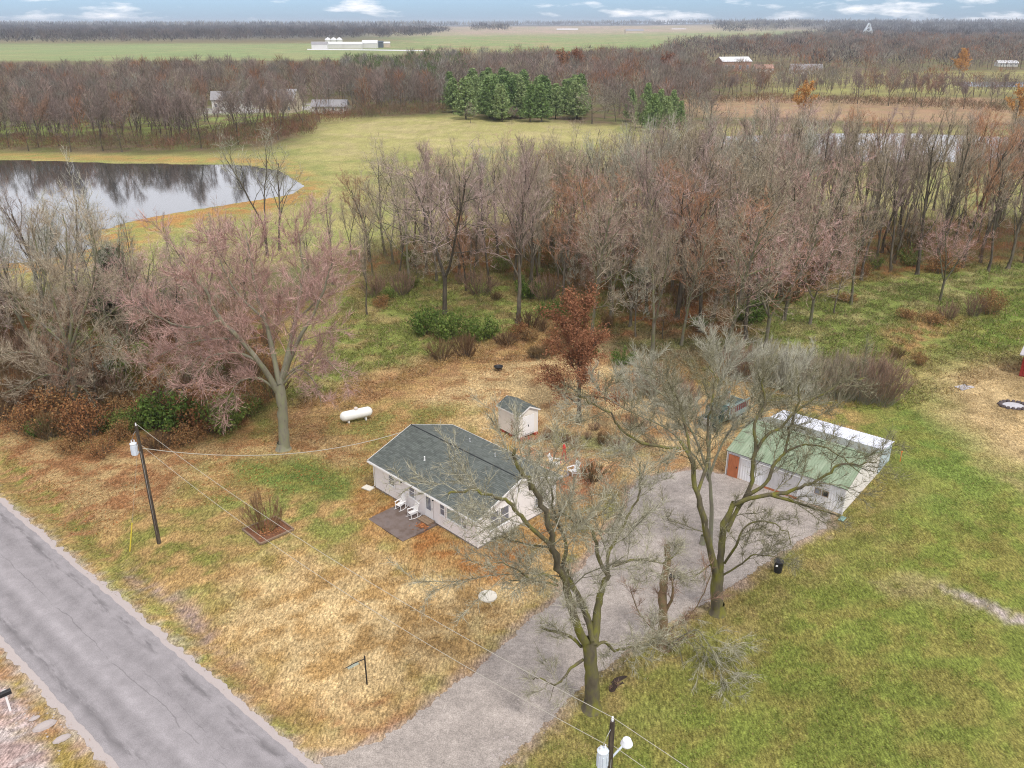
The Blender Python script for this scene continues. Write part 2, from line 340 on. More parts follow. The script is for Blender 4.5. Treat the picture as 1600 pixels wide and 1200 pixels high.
F = np.stack([idx[:-1, :-1], idx[:-1, 1:], idx[1:, 1:], idx[1:, :-1]], -1).reshape(-1, 4)
gm = mat('ground_soil_and_turf', attr='col', rough=.95, var=.34, scale=2.6, bump=.5, spec=.1)
t = gm.node_tree; b = t.nodes['Principled BSDF']; src = b.inputs['Base Color'].links[0].from_socket      # finer straw and blade streaks
for sc_, st_, w_ in ((9, (1, .35, 1), .48), (26, (.4, 1, 1), .42)):
    tcn = N(t, 'ShaderNodeTexCoord'); m1 = N(t, 'ShaderNodeMapping'); m1.inputs['Scale'].default_value = st_; m1.inputs['Rotation'].default_value = (0, 0, .6*sc_)
    n1 = N(t, 'ShaderNodeTexNoise'); n1.inputs['Scale'].default_value = sc_; n1.inputs['Detail'].default_value = 3
    t.links.new(tcn.outputs['Object'], m1.inputs[0]); t.links.new(m1.outputs[0], n1.inputs[0])
    r1 = N(t, 'ShaderNodeMapRange'); r1.inputs[1].default_value = .3; r1.inputs[2].default_value = .7; r1.inputs[3].default_value = 1-w_; r1.inputs[4].default_value = 1+w_
    t.links.new(n1.outputs[0], r1.inputs[0]); h1 = N(t, 'ShaderNodeVectorMath', operation='SCALE'); t.links.new(src, h1.inputs[0]); t.links.new(r1.outputs[0], h1.inputs[3]); src = h1.outputs[0]
t.links.new(src, b.inputs['Base Color'])
struct('ground', mesh_np('ground', np.stack([GX, GY, Z], -1), F, c.reshape(-1, 3), smooth=True), gm)

def ragged(px, step, amp, sc=1.0, off=0.0):
    """ground outline resampled and roughened, as xy points"""
    P = world_poly(px); o = []; sg = 1 if np.sum(P[:, 0]*np.roll(P[:, 1], -1)-np.roll(P[:, 0], -1)*P[:, 1]) > 0 else -1
    for i in range(len(P)):
        a, b2 = P[i], P[(i+1) % len(P)]; L = np.hypot(*(b2-a)); n = max(1, int(L/step))
        for k in range(n):
            q = a+(b2-a)*k/n; nrm = np.array((b2[1]-a[1], a[0]-b2[0]))/max(L, 1e-6)
            o.append(q+nrm*(float(fbm(q[0], q[1], sc, 3, 40))-.5)*2*amp+nrm*off*sg)
    return o
def sheet(name, pts, z, m, kind='structure'):
    from mathutils.geometry import tessellate_polygon
    v = [Vector((p[0], p[1], z)) for p in pts]; tri = tessellate_polygon([v]); me = bpy.data.meshes.new(name)
    tri = [t_ if (v[t_[1]]-v[t_[0]]).cross(v[t_[2]]-v[t_[0]]).z > 0 else t_[::-1] for t_ in tri]
    me.from_pydata([tuple(p) for p in v], [], tri); me.update(); o = link(name, me, m); tag(o, kind=kind); return o

# water: dark still pond, mirrors the cloudy sky and the wood
wm = bpy.data.materials.new('pond_water'); wm.use_nodes = True; t = wm.node_tree; b = t.nodes['Principled BSDF']
b.inputs['Base Color'].default_value = (.035, .04, .04, 1); b.inputs['Roughness'].default_value = .06; b.inputs['IOR'].default_value = 1.33; b.inputs['Specular IOR Level'].default_value = 1.0
b.inputs['Coat Weight'].default_value = .6; b.inputs['Coat Roughness'].default_value = .05; b.inputs['Coat IOR'].default_value = 2.0
tcn = N(t, 'ShaderNodeTexCoord'); n1 = N(t, 'ShaderNodeTexNoise'); n1.inputs['Scale'].default_value = .9; n1.inputs['Detail'].default_value = 3; t.links.new(tcn.outputs['Object'], n1.inputs[0])
bp = N(t, 'ShaderNodeBump'); bp.inputs['Strength'].default_value = .05; bp.inputs['Distance'].default_value = .05; t.links.new(n1.outputs[0], bp.inputs['Height'])
t.links.new(bp.outputs[0], b.inputs['Normal']); t.links.new(bp.outputs[0], b.inputs['Coat Normal'])
sheet('pond_water', ragged(POND, 1.2, .4, 4, 1.6), -.10, wm)
sheet('far_pond_water', ragged(POND2, 2, .6, 6, 2.5), -.10, wm)
sheet('distant_pond_water', ragged(POND3, 6, 2, 20), -.05, wm)

# road: local x along, y across
def ribbon(name, y0, y1, z, m, amp, L0=-75, L1=42, step=.15):
    xs = np.arange(L0, L1, step); V = []; rows = 9
    for x in xs:
        for k in range(rows):
            f = k/(rows-1); y = y0+(y1-y0)*f
            if k == 0: y -= amp*(float(fbm(x, 3.3, .5, 4, 51))-.45)*1.6
            if k == rows-1: y += amp*(float(fbm(x, 8.3, .5, 4, 52))-.45)*1.6
            V.append((x, y, z+.05*(1-(2*f-1)**2)))
    n = len(xs); I = np.arange(n*rows).reshape(n, rows)
    F = np.stack([I[:-1, :-1], I[:-1, 1:], I[1:, 1:], I[1:, :-1]], -1).reshape(-1, 4)[:, ::-1]
    o = struct(name, mesh_np(name, V, F), m); o.location = (RMID.x, RMID.y, 0); o.rotation_euler = (0, 0, math.atan2(rd.y, rd.x)); return o
am = mat('worn_asphalt', (.275, .256, .262), rough=.9, var=.16, scale=1.1, bump=.25, spec=.15)
t = am.node_tree; b = t.nodes['Principled BSDF']; src = b.inputs['Base Color'].links[0].from_socket; L = t.links.new
tcn = N(t, 'ShaderNodeTexCoord'); sp = N(t, 'ShaderNodeSeparateXYZ'); L(tcn.outputs['Object'], sp.inputs[0])
wob = N(t, 'ShaderNodeTexNoise'); wob.inputs['Scale'].default_value = .35; wob.inputs['Detail'].default_value = 6; L(tcn.outputs['Object'], wob.inputs[0])
wy = N(t, 'ShaderNodeMath', operation='MULTIPLY_ADD'); wy.inputs[1].default_value = .9; L(wob.outputs[0], wy.inputs[0]); L(sp.outputs[1], wy.inputs[2])
stc = N(t, 'ShaderNodeMapping'); stc.inputs['Scale'].default_value = (.35, 1.6, 1); L(tcn.outputs['Object'], stc.inputs[0])
def streak(src, y, w, dark, brk=None, bs=.5):
    """long worn streak at lateral place y: wheel path, seam or wet edge"""
    s = N(t, 'ShaderNodeMath', operation='SUBTRACT'); s.inputs[1].default_value = y+.45; L(wy.outputs[0], s.inputs[0])
    a = N(t, 'ShaderNodeMath', operation='ABSOLUTE'); L(s.outputs[0], a.inputs[0])
    r = N(t, 'ShaderNodeMapRange'); r.inputs[1].default_value = 0; r.inputs[2].default_value = w; r.inputs[3].default_value = 1; r.inputs[4].default_value = 0; L(a.outputs[0], r.inputs[0])
    f = r.outputs[0]
    nb = N(t, 'ShaderNodeTexNoise'); nb.inputs['Scale'].default_value = bs; nb.inputs['Detail'].default_value = 9; nb.inputs['Roughness'].default_value = .68; L(stc.outputs[0], nb.inputs[0])
    r2 = N(t, 'ShaderNodeMapRange'); r2.inputs[1].default_value = .40 if brk is None else brk; r2.inputs[2].default_value = .58 if brk is None else brk+.1; L(nb.outputs[0], r2.inputs[0])
    mm = N(t, 'ShaderNodeMath', operation='MULTIPLY'); L(f, mm.inputs[0]); L(r2.outputs[0], mm.inputs[1])
    r3 = N(t, 'ShaderNodeMapRange'); r3.inputs[3].default_value = 1; r3.inputs[4].default_value = dark; L(mm.outputs[0], r3.inputs[0])
    h = N(t, 'ShaderNodeVectorMath', operation='SCALE'); L(src, h.inputs[0]); L(r3.outputs[0], h.inputs[3]); return h.outputs[0]
for y_, w_, d_, b_, s_ in ((-2.4, .5, .62, .42, .9), (2.45, .45, .58, .47, 1.1), (-1.3, .6, .82, .3, .3), (1.4, .7, .84, .35, .3), (.35, .045, .66, .40, .8), (1.05, .035, .7, .52, .9), (-.5, .5, 1.14, .2, .4)):
    src = streak(src, y_, w_, d_, b_, s_)
g2 = N(t, 'ShaderNodeTexNoise'); g2.inputs['Scale'].default_value = 22; g2.inputs['Detail'].default_value = 2; L(tcn.outputs['Object'], g2.inputs[0])
r4 = N(t, 'ShaderNodeMapRange'); r4.inputs[1].default_value = .3; r4.inputs[2].default_value = .7; r4.inputs[3].default_value = .84; r4.inputs[4].default_value = 1.14; L(g2.outputs[0], r4.inputs[0])
h4 = N(t, 'ShaderNodeVectorMath', operation='SCALE'); L(src, h4.inputs[0]); L(r4.outputs[0], h4.inputs[3]); L(h4.outputs[0], b.inputs['Base Color'])
pale = mat('pale_gravel', (.44, .39, .37), rough=.95, var=.2, scale=14, bump=.6, spec=.1, col2=(.36, .31, .30))
ribbon('road_shoulder', -RW-.42, RW+.42, .012, pale, .42)
ribbon('road', -RW, RW, .03, am, .14)

gv = mat('driveway_gravel', (.335, .295, .265), rough=.95, var=.2, scale=.7, bump=.7, spec=.1)
t = gv.node_tree; b = t.nodes['Principled BSDF']; src = b.inputs['Base Color'].links[0].from_socket
tcn = N(t, 'ShaderNodeTexCoord')
for sc_, lo, hi in ((16, .70, 1.26), (3, .86, 1.12), (.45, .86, 1.12), (60, .75, 1.25)):
    n1 = N(t, 'ShaderNodeTexNoise'); n1.inputs['Scale'].default_value = sc_; n1.inputs['Detail'].default_value = 3; t.links.new(tcn.outputs['Object'], n1.inputs[0])
    r1 = N(t, 'ShaderNodeMapRange'); r1.inputs[1].default_value = .3; r1.inputs[2].default_value = .7; r1.inputs[3].default_value = lo; r1.inputs[4].default_value = hi
    t.links.new(n1.outputs[0], r1.inputs[0]); h1 = N(t, 'ShaderNodeVectorMath', operation='SCALE'); t.links.new(src, h1.inputs[0]); t.links.new(r1.outputs[0], h1.inputs[3]); src = h1.outputs[0]
t.links.new(src, b.inputs['Base Color'])
sheet('driveway', [(p[0]+random.gauss(0, .05), p[1]+random.gauss(0, .05)) for p in ragged(DRIVE, .10, .32, .8)], .034 if False else .022, gv)

# loose stones along the driveway edge and the bank by the road
def stones(name, spots, m, label, cat):
    mb = MB()
    for x, y, s in spots:
        r_ = random.uniform; z0 = float(ground_z(x, y))
        prof = [(s*.75, -s*.3), (s, s*.05), (s*.6, s*.42), (s*.1, s*.5)]
        M = Matrix.Rotation(r_(0, 6), 3, 'Z') @ Matrix.Diagonal((1, r_(.6, 1), 1))
        mb.lathe(prof, (x, y, z0), 6, M)
    o = mb.build(name, m); tag(o, label, cat, kind='stuff'); return o
sp_ = []
for _ in range(260):
    u, v = random.choice([(random.uniform(765, 800), random.uniform(1150, 1195)), (random.uniform(20, 100), random.uniform(1100, 1190)), (random.uniform(780, 860), random.uniform(1090, 1160)), (random.uniform(920, 1010), random.uniform(1020, 1060))])
    p = at(u, v); sp_.append((p.x, p.y, random.uniform(.02, .075)))
stones('loose_stones', sp_, pale, 'loose pale stones scattered on the bank and the edge of the gravel drive', 'stones')
p = at(92, 1118); rk = MB()
for s, dx, dy in ((.30, 0, 0), (.22, -.55, .1), (.35, -.15, -.55)): pass
for i, (u, v, s, lab) in enumerate(((70, 1135, .42, 'large pale grey rock on the bank beside the road'), (54, 1123, .20, 'small whitish rock beside the large rock near the mailbox'), (97, 1155, .32, 'speckled grey rock below the large rock on the road bank'))):
    p = at(u, v); M = Matrix.Rotation(.7, 3, 'Z') @ Matrix.Diagonal((1.5, .8, .7)); mb = MB().lathe([(s*.8, -.1), (s, .05), (s*.8, s*.5), (s*.4, s*.75), (.02, s*.8)], (0, 0, 0), 9, M)
    o = mb.build('rock', pale, smooth=False); o.location = p; tag(o, lab, 'rock', 'rocks on the road bank')

# ================================================================== PLANTS
bark = mat('grey_bark', (.17, .15, .12), rough=.95, var=.35, scale=3.0, bump=.6, spec=.1, col2=(.115, .125, .05), obj=.2, grain=(1, 1, .35))
bark_d = mat('dark_bark', (.10, .085, .065), rough=.95, var=.35, scale=3.0, bump=.5, spec=.1, col2=(.14, .12, .09), obj=.25, grain=(1, 1, .3))
bark_m = mat('mossy_bark', (.135, .115, .080), rough=.95, var=.42, scale=1.6, bump=.8, spec=.1, col2=(.145, .14, .035), grain=(1, 1, .4))
bark_p = mat('pale_bark', (.27, .25, .19), rough=.95, var=.5, scale=3.2, bump=.5, spec=.1, col2=(.19, .195, .12), grain=(1, 1, .4))
tw_mauve = ramp_mat('mauve_twigs', [(.22, .185, .145), (.33, .26, .215), (.41, .30, .27), (.46, .36, .33)])
tw_tan = ramp_mat('tan_twigs', [(.19, .165, .11), (.31, .26, .185), (.40, .335, .25), (.50, .43, .34)])
tw_grey = ramp_mat('grey_twigs', [(.25, .25, .18), (.36, .35, .27), (.44, .42, .34), (.50, .48, .41)])
tw_pink = ramp_mat('pink_grey_twigs', [(.25, .21, .15), (.44, .29, .25), (.54, .33, .30), (.56, .46, .41)])
tw_red = ramp_mat('reddish_twigs', [(.17, .12, .08), (.27, .17, .12), (.33, .21, .15), (.27, .23, .17)])
tw_moss = ramp_mat('mossy_twigs', [(.12, .115, .06), (.24, .22, .14), (.35, .33, .24), (.44, .42, .35)])
tw_far = ramp_mat('far_twigs', [(.15, .12, .10), (.22, .175, .15), (.27, .20, .18), (.30, .25, .21)])
tw_farg = ramp_mat('far_tan_twigs', [(.15, .14, .10), (.23, .20, .15), (.28, .245, .19), (.33, .29, .24)])
tw_russet = ramp_mat('russet_twigs', [(.25, .19, .14), (.38, .22, .14), (.45, .23, .12), (.46, .31, .22)])
lf_rust = ramp_mat('rust_leaves', [(.14, .06, .035), (.24, .105, .055), (.32, .15, .08), (.28, .17, .065)], island=.3)
lf_orange = ramp_mat('orange_leaves', [(.36, .17, .05), (.50, .25, .07), (.55, .30, .10), (.42, .22, .09)], island=.25)
lf_green = ramp_mat('shrub_leaves', [(.05, .09, .02), (.10, .16, .03), (.16, .20, .05), (.17, .14, .05)], island=.35)
lf_pine = ramp_mat('pine_needles', [(.09, .16, .05), (.17, .25, .085), (.25, .33, .13), (.32, .36, .18)], island=.3)
lf_cedar = ramp_mat('cedar_needles', [(.02, .035, .015), (.04, .06, .025), (.06, .085, .03), (.05, .06, .03)], island=.3)
lf_brown = ramp_mat('brown_brush', [(.09, .055, .035), (.15, .09, .05), (.21, .13, .07), (.17, .15, .06)], island=.35)
lf_redb = ramp_mat('rusty_brush', [(.14, .06, .03), (.26, .12, .05), (.31, .19, .08), (.21, .18, .09)], island=.3)

class Tree:
    """bare-branch builder: polylines with radii become tapered tubes, twigs become thin blades"""
    def __init__(s, seed): s.r = random.Random(seed); s.n = np.random.default_rng(seed); s.wood = []; s.fine = []; s.src = []
    def limb(s, pts, r0, r1, lv):
        pts = np.array([tuple(p) for p in pts], float); K = len(pts)
        rad = r0+(r1-r0)*(np.linspace(0, 1, K)**.8)
        (s.wood if lv <= 1 else s.fine).append((pts, rad, (9 if lv == 0 else 5) if lv <= 1 else 3))
        s.src.append((pts, lv))
    def grow(s, p, d, L, r, lv, maxlv, spec):
        rn_ = s.r; n = spec['segs'][lv]; p = np.array(p, float); d = np.array(d, float); d /= np.linalg.norm(d); pts = [p.copy()]
        for i in range(n):
            d = d + np.array([rn_.gauss(0, 1) for _ in range(3)])*spec['wig'][lv]; d[2] += spec['up'][lv]; d /= np.linalg.norm(d)
            p = p + d*L/n; pts.append(p.copy())
        s.limb(pts, r, r*(.25 if lv else .35), lv)
        if lv >= maxlv: return
        s.kids(np.array(pts), L, r, lv, maxlv, spec)
    def kids(s, pts, L, r, lv, maxlv, spec):
        rn_ = s.r; n = len(pts)-1; cnt = spec['kids'][lv]; t0 = spec['t0'][lv]; az = rn_.uniform(0, 6)
        for k in range(cnt):
            t = t0+(1-t0)*(k+rn_.random()*.8)/cnt; t = min(t, .98); i = min(int(t*n), n-1); f = t*n-i
            q = pts[i]*(1-f)+pts[i+1]*f; dd = pts[i+1]-pts[i]; dd = dd/np.linalg.norm(dd)
            az += 2.4+rn_.uniform(-.5, .5); a = np.cross(dd, (0, 0, 1) if abs(dd[2]) < .9 else (1, 0, 0)); a /= np.linalg.norm(a); b_ = np.cross(dd, a)
            ang = spec['ang'][lv]*rn_.uniform(.7, 1.25)*(1.25-.55*t if lv == 0 else 1)
            nd = dd*math.cos(ang)+(a*math.cos(az)+b_*math.sin(az))*math.sin(ang)
            ln = L*spec['len'][lv]*rn_.uniform(.7, 1.2)*(1.15-.6*t)
            s.grow(q, nd, ln, max(.012, r*spec['rad'][lv]*(1.1-.55*t)), lv+1, maxlv, spec)
    def twigs(s, n, L, w, spread=.8, up=.25, lvs=(1, 2, 3), sub=2, tmin=.15):
        A = []; D = []
        src = [(p, lv) for p, lv in s.src if lv in lvs]; wts = np.array([np.linalg.norm(p[-1]-p[0])*(1+lv) for p, lv in src]); wts /= wts.sum()
        for (p, lv), c_ in zip(src, s.n.multinomial(n, wts)):
            if c_ == 0: continue
            t = tmin+(1-tmin)*s.n.random(c_)**.8; K = len(p)-1; i = np.minimum((t*K).astype(int), K-1); f = (t*K-i)[:, None]
            A.append(p[i]*(1-f)+p[i+1]*f); d = p[i+1]-p[i]; D.append(d/np.linalg.norm(d, axis=1)[:, None])
        A = np.concatenate(A); D = np.concatenate(D)
        def blade(A, D, L, w, spread, up):
            d = D+s.n.normal(0, spread, D.shape); d[:, 2] += up; d /= np.linalg.norm(d, axis=1)[:, None]
            q = np.cross(d, s.n.normal(0, 1, d.shape)); q /= np.linalg.norm(q, axis=1)[:, None]
            ln = L*s.n.uniform(.5, 1.3, len(A))[:, None]; B = A+d*ln
            s.blades.append(np.stack([A-q*w/2, A+q*w/2, B], 1)); return A, B, d
        if not hasattr(s, 'blades'): s.blades = []
        A, B, d = blade(A, D, L, w, spread*.55, up)
        for k in range(sub):
            t = s.n.uniform(.2, .85, len(A))[:, None]; blade(A*(1-t)+B*t, d, L*.55, w*.75, spread*.6, up*.8)
    def leaves(s, n, size, spread, lvs=(1, 2, 3), tmin=.2, up=0):
        if not hasattr(s, 'blades'): s.blades = []
        src = [(p, lv) for p, lv in s.src if lv in lvs]; wts = np.array([np.linalg.norm(p[-1]-p[0])*(1+lv) for p, lv in src]); wts /= wts.sum()
        for (p, lv), c_ in zip(src, s.n.multinomial(n, wts)):
            if c_ == 0: continue
            t = tmin+(1-tmin)*s.n.random(c_); K = len(p)-1; i = np.minimum((t*K).astype(int), K-1); f = (t*K-i)[:, None]
            A = p[i]*(1-f)+p[i+1]*f+s.n.normal(0, spread, (c_, 3)); s.leaf_at(A, size)
    def leaf_at(s, A, size):
        if not hasattr(s, 'blades'): s.blades = []
        c_ = len(A); d = s.n.normal(0, 1, (c_, 3)); d /= np.linalg.norm(d, axis=1)[:, None]; q = np.cross(d, s.n.normal(0, 1, (c_, 3))); q /= np.linalg.norm(q, axis=1)[:, None]
        z = size*s.n.uniform(.6, 1.4, c_)[:, None]
        s.blades.append(np.stack([A-d*z*.5-q*z*.3, A-d*z*.3+q*z*.35, A+d*z*.6], 1))
    @staticmethod
    def tubes(L):
        V = []; F4 = []; o = 0
        for pts, rad, n in L:
            K = len(pts); d = np.gradient(pts, axis=0); d /= np.linalg.norm(d, axis=1)[:, None]+1e-9
            ref = np.array((.13, .99, .05)) if abs(d[0][1]) < .8 else np.array((1, 0, 0)); x = np.cross(d, ref); x /= np.linalg.norm(x, axis=1)[:, None]+1e-9; y = np.cross(d, x)
            a = np.arange(n)*2*PI/n
            V.append((pts[:, None]+(x[:, None]*np.cos(a)[None, :, None]+y[:, None]*np.sin(a)[None, :, None])*rad[:, None, None]).reshape(-1, 3))
            I = o+np.arange(K*n).reshape(K, n); J = np.roll(I, -1, 1)
            F4.append(np.stack([I[:-1], J[:-1], J[1:], I[1:]], -1).reshape(-1, 4)); o += K*n
        if not V: return np.zeros((0, 3)), np.zeros((0, 4), int)
        return np.concatenate(V), np.concatenate(F4)
    def flare(s, r, h, n=9, lobes=5):
        """root flare at the foot of the trunk"""
        pts = np.array([(0, 0, -.15), (0, 0, h*.12), (0, 0, h*.4), (0, 0, h)]); s.wood.append((pts, np.array([r*1.75, r*1.4, r*1.12, r*.98]), n))
    def meshes(s, m_wood, m_twig, fine_with='crown'):
        V, F4 = s.tubes(s.wood); tr = mesh_np('trunk', V, F4, smooth=True); tr.materials.append(m_wood)
        V, F4 = s.tubes(s.fine); B = np.concatenate(s.blades).reshape(-1, 3) if hasattr(s, 'blades') else np.zeros((0, 3))
        T = (len(V)+np.arange(len(B))).reshape(-1, 3); cr_ = mesh_np('crown', np.concatenate([V, B]), [F4, T]); cr_.materials.append(m_twig)
        return tr, cr_
def unit(tr):
    for m in tr: pass
    return tr

def spec(**k):
    d = dict(segs=[7, 5, 4, 3], wig=[.06, .13, .18, .2], up=[.05, .10, .07, .05], kids=[9, 7, 5, 0], t0=[.35, .2, .2, .2], ang=[.85, .75, .7, .6], len=[.55, .5, .5, .5], rad=[.42, .45, .5, .5]); d.update(k); return d
def bare(seed, H, r, sp, twn, twl, tww, m_w, m_t, up=.25, spread=.8, forks=1, lean=0.0, maxlv=3, fh=.25):
    T = Tree(seed); rr = T.r
    if forks == 1:
        T.grow((0, 0, -.2), (lean, 0, 1), H*.86, r, 0, maxlv, sp)
    else:
        hb = H*fh; T.limb([(0, 0, -.2), (lean*.3, 0, hb*.5), (lean*.6, .05, hb)], r, r*.85, 0)
        for k in range(forks):
            a = 2*PI*k/forks+rr.uniform(-.4, .4); sp2 = dict(sp); sp2['up'] = [sp['up'][0]*1.6]+sp['up'][1:]
            T.grow((lean*.6, .05, hb*.93), (math.cos(a)*rr.uniform(.35, .7)+lean, math.sin(a)*rr.uniform(.35, .7), 1), H*.68*rr.uniform(.85, 1.05), r*.62, 0, maxlv, sp2)
    T.flare(r, H*.06); T.twigs(twn, twl, tww, spread, up)
    return T.meshes(m_w, m_t)

# prototypes, height 18 m unless said; every tree of the wood shares one of them
P_BELT = []
vase = spec(up=[.05, .20, .10, .08], ang=[.6, .55, .65, .6], kids=[11, 7, 4, 0], t0=[.28, .2, .2, .2], len=[.5, .5, .5, .5])
broad = spec(up=[.03, .08, .05, .04], ang=[1.0, .8, .75, .7], kids=[12, 7, 4, 0], t0=[.24, .2, .15, .2], len=[.52, .5, .5, .5])
slim = spec(up=[.02, .28, .15, .1], ang=[.5, .45, .5, .6], kids=[10, 5, 3, 0], t0=[.30, .2, .2, .2], len=[.3, .45, .5, .5])
for i, (sp_i, fk, tw_, bk_, n_) in enumerate(((vase, 1, tw_mauve, bark_d, 1500), (vase, 2, tw_tan, bark_d, 1500), (broad, 1, tw_tan, bark, 1700), (broad, 2, tw_mauve, bark_d, 1600), (slim, 1, tw_mauve, bark_d, 700), (slim, 1, tw_tan, bark_d, 700), (vase, 3, tw_grey, bark, 1500), (broad, 3, tw_pink, bark, 1600), (vase, 1, tw_russet, bark_d, 1500), (broad, 1, tw_russet, bark_d, 1500), (vase, 2, tw_tan, bark, 1300), (vase, 1, tw_tan, bark_d, 1200))):
    P_BELT.append(bare(100+i, 18, .26 if sp_i is not slim else .18, sp_i, n_, .95, .035, bk_, tw_, forks=fk, up=.55 if sp_i is not broad else .25, spread=.9))
P_FAR = [bare(200+i, 18, .24, vase if i % 2 else broad, 800, 1.5, .10, bark_d, m_, forks=1+i % 2, up=.3, spread=1.1, maxlv=2) for i, m_ in enumerate((tw_far, tw_far, tw_farg, tw_far, tw_farg, tw_red))]
P_SMALL = [bare(300+i, 8, .09, spec(kids=[9, 5, 3, 0], t0=[.25, .2, .2, .2], up=[.03, .15, .1, .05]), 700, .7, .03, bark_d, m_, up=.3) for i, m_ in enumerate((tw_tan, tw_red, tw_grey))]
P_OPEN = [bare(330+i, 14, .20, spec(kids=[10, 5, 3, 0], t0=[.3, .2, .2, .2], ang=[.8, .6, .6, .6], wig=[.1, .18, .2, .2]), 500, .9, .035, bark_d, tw_grey, up=.2, forks=1+i) for i in range(2)]

def place(kind, proto, x, y, H, base_h, label, cat='tree', group=None, rz=None, wide=1.0, lean=0.0, parts=('trunk', 'crown')):
    """copies a prototype: an Empty at the foot with its trunk and crown meshes as children"""
    s = H/base_h; e = empty(kind, (x, y, float(ground_z(x, y))), random.uniform(0, 2*PI) if rz is None else rz)
    e.scale = (s*wide*random.uniform(.9, 1.12), s*wide*random.uniform(.9, 1.12), s)
    if lean: e.rotation_euler = (random.gauss(0, lean), random.gauss(0, lean), e.rotation_euler[2])
    tag(e, label, cat, group)
    for nm, me in zip(parts, proto): link(nm, me, None, e)
    return e
# leafy and evergreen prototypes
def leafy(seed, H, r, n, size, m_l, sp_=None, spread=.35, twn=500, m_w=bark_d):
    T = Tree(seed); T.grow((0, 0, -.2), (0, 0, 1), H*.9, r, 0, 2, sp_ or spec(kids=[12, 6, 3, 0], t0=[.2, .2, .2, .2], up=[.02, .12, .08, .05])); T.flare(r, H*.06)
    T.leaves(n, size, spread); 
    return T.meshes(m_w, m_l)
P_ORANGE = [leafy(400, 15, .25, 3000, .55, lf_orange), leafy(401, 15, .25, 2400, .55, lf_rust)]
P_PEAR = leafy(410, 12, .22, 22000, .15, lf_rust, spec(kids=[18, 8, 4, 0], t0=[.16, .2, .2, .2], up=[.02, .16, .10, .05], ang=[.95, .7, .7, .6], len=[.42, .5, .5, .5]), spread=.28)
def pine(seed, H, m_l, n_tier=15, R_=3.2, clump=9, size=.62, droop=.0, dens=3):
    T = Tree(seed); T.limb([(0, 0, -.2), (0, 0, H*.5), (0, 0, H)], .22, .03, 0); rr = T.n
    for k in range(n_tier):
        t = .10+.9*k/n_tier; z = H*t; rad = R_*(1-t)**.75*rr.uniform(.8, 1.15)+.25
        for j in range(7):
            a = 2*PI*j/7+k*.9+rr.uniform(-.3, .3); L_ = rad*rr.uniform(.75, 1.15); e_ = np.array((math.cos(a)*L_, math.sin(a)*L_, z+L_*(.28-droop)))
            T.limb([(0, 0, z), tuple(np.array((0, 0, z))*.5+e_*.5+np.array((0, 0, -.05*L_))), tuple(e_)], .04, .012, 2)
            for q in np.linspace(.3, 1, clump):
                c_ = np.array((0, 0, z))*(1-q)+e_*q; T.leaf_at(c_+rr.normal(0, .22, (dens, 3)), size)
    return T.meshes(bark_d, m_l)
P_PINE = [pine(500+i, 15, lf_pine, 15, 3.4+.4*i, 11, .50, dens=5) for i in range(3)]
P_CEDAR = pine(510, 9, lf_cedar, 18, 2.3, 8, .5, .1)

def bush(seed, w, h, n_leaf, size, n_stem, m_l, m_s=None, lean=(0, 0), stem_r=.02):
    """multi-stemmed shrub: a fan of stems and leaf or twig blades round them"""
    T = Tree(seed); rr = T.r
    for k in range(n_stem):
        a = rr.uniform(0, 2*PI); q = rr.random()**.5*w/2; b0 = (math.cos(a)*q*.35, math.sin(a)*q*.35, -.05)
        e_ = (math.cos(a)*q+lean[0]*h, math.sin(a)*q+lean[1]*h, h*(1-.45*(q/(w/2))**2)*rr.uniform(.75, 1.05))
        m_ = tuple((b0[i]*.45+e_[i]*.55)+rr.gauss(0, .06*h) for i in range(3)); T.limb([b0, m_, e_], stem_r, stem_r*.3, 2)
    if size > 0: T.leaves(n_leaf, size, h*.07, lvs=(2,), tmin=.25)
    else: T.twigs(n_leaf, h*.22, -size, .5, .3, lvs=(2,), sub=1)
    V, F4 = T.tubes(T.fine); B = np.concatenate(T.blades).reshape(-1, 3)
    st = mesh_np('stems', V, F4); st.materials.append(m_s or bark_d); cm = mesh_np('foliage' if size > 0 else 'twigs', B, np.arange(len(B)).reshape(-1, 3)); cm.materials.append(m_l)
    return st, cm
P_BUSH_G = [bush(600+i, 4, 2.2, 2600, .16, 40, lf_green) for i in range(2)]
P_BUSH_B = [bush(610+i, 4, 2.2, 1600, -.035, 60, lf_brown) for i in range(2)]
P_BUSH_R = [bush(620+i, 4, 2.2, 2400, .13, 50, lf_redb) for i in range(2)]
P_BUSH_T = [bush(630+i, 4, 2.4, 1100, -.03, 60, tw_red) for i in range(2)]
BUSH = dict(g=P_BUSH_G, b=P_BUSH_B, r=P_BUSH_R, t=P_BUSH_T)
def shrub(kind, proto, u, v, w, h, label, group=None, cat='shrub'):
    p = at(u, v); e = empty(kind, (p.x, p.y, float(ground_z(p.x, p.y))), random.uniform(0, 6)); e.scale = (w/4, w/4*random.uniform(.8, 1.1), h/2.2)
    tag(e, label, cat, group); link('stems', proto[0], None, e); link(proto[1].name.split('.')[0], proto[1], None, e); return e
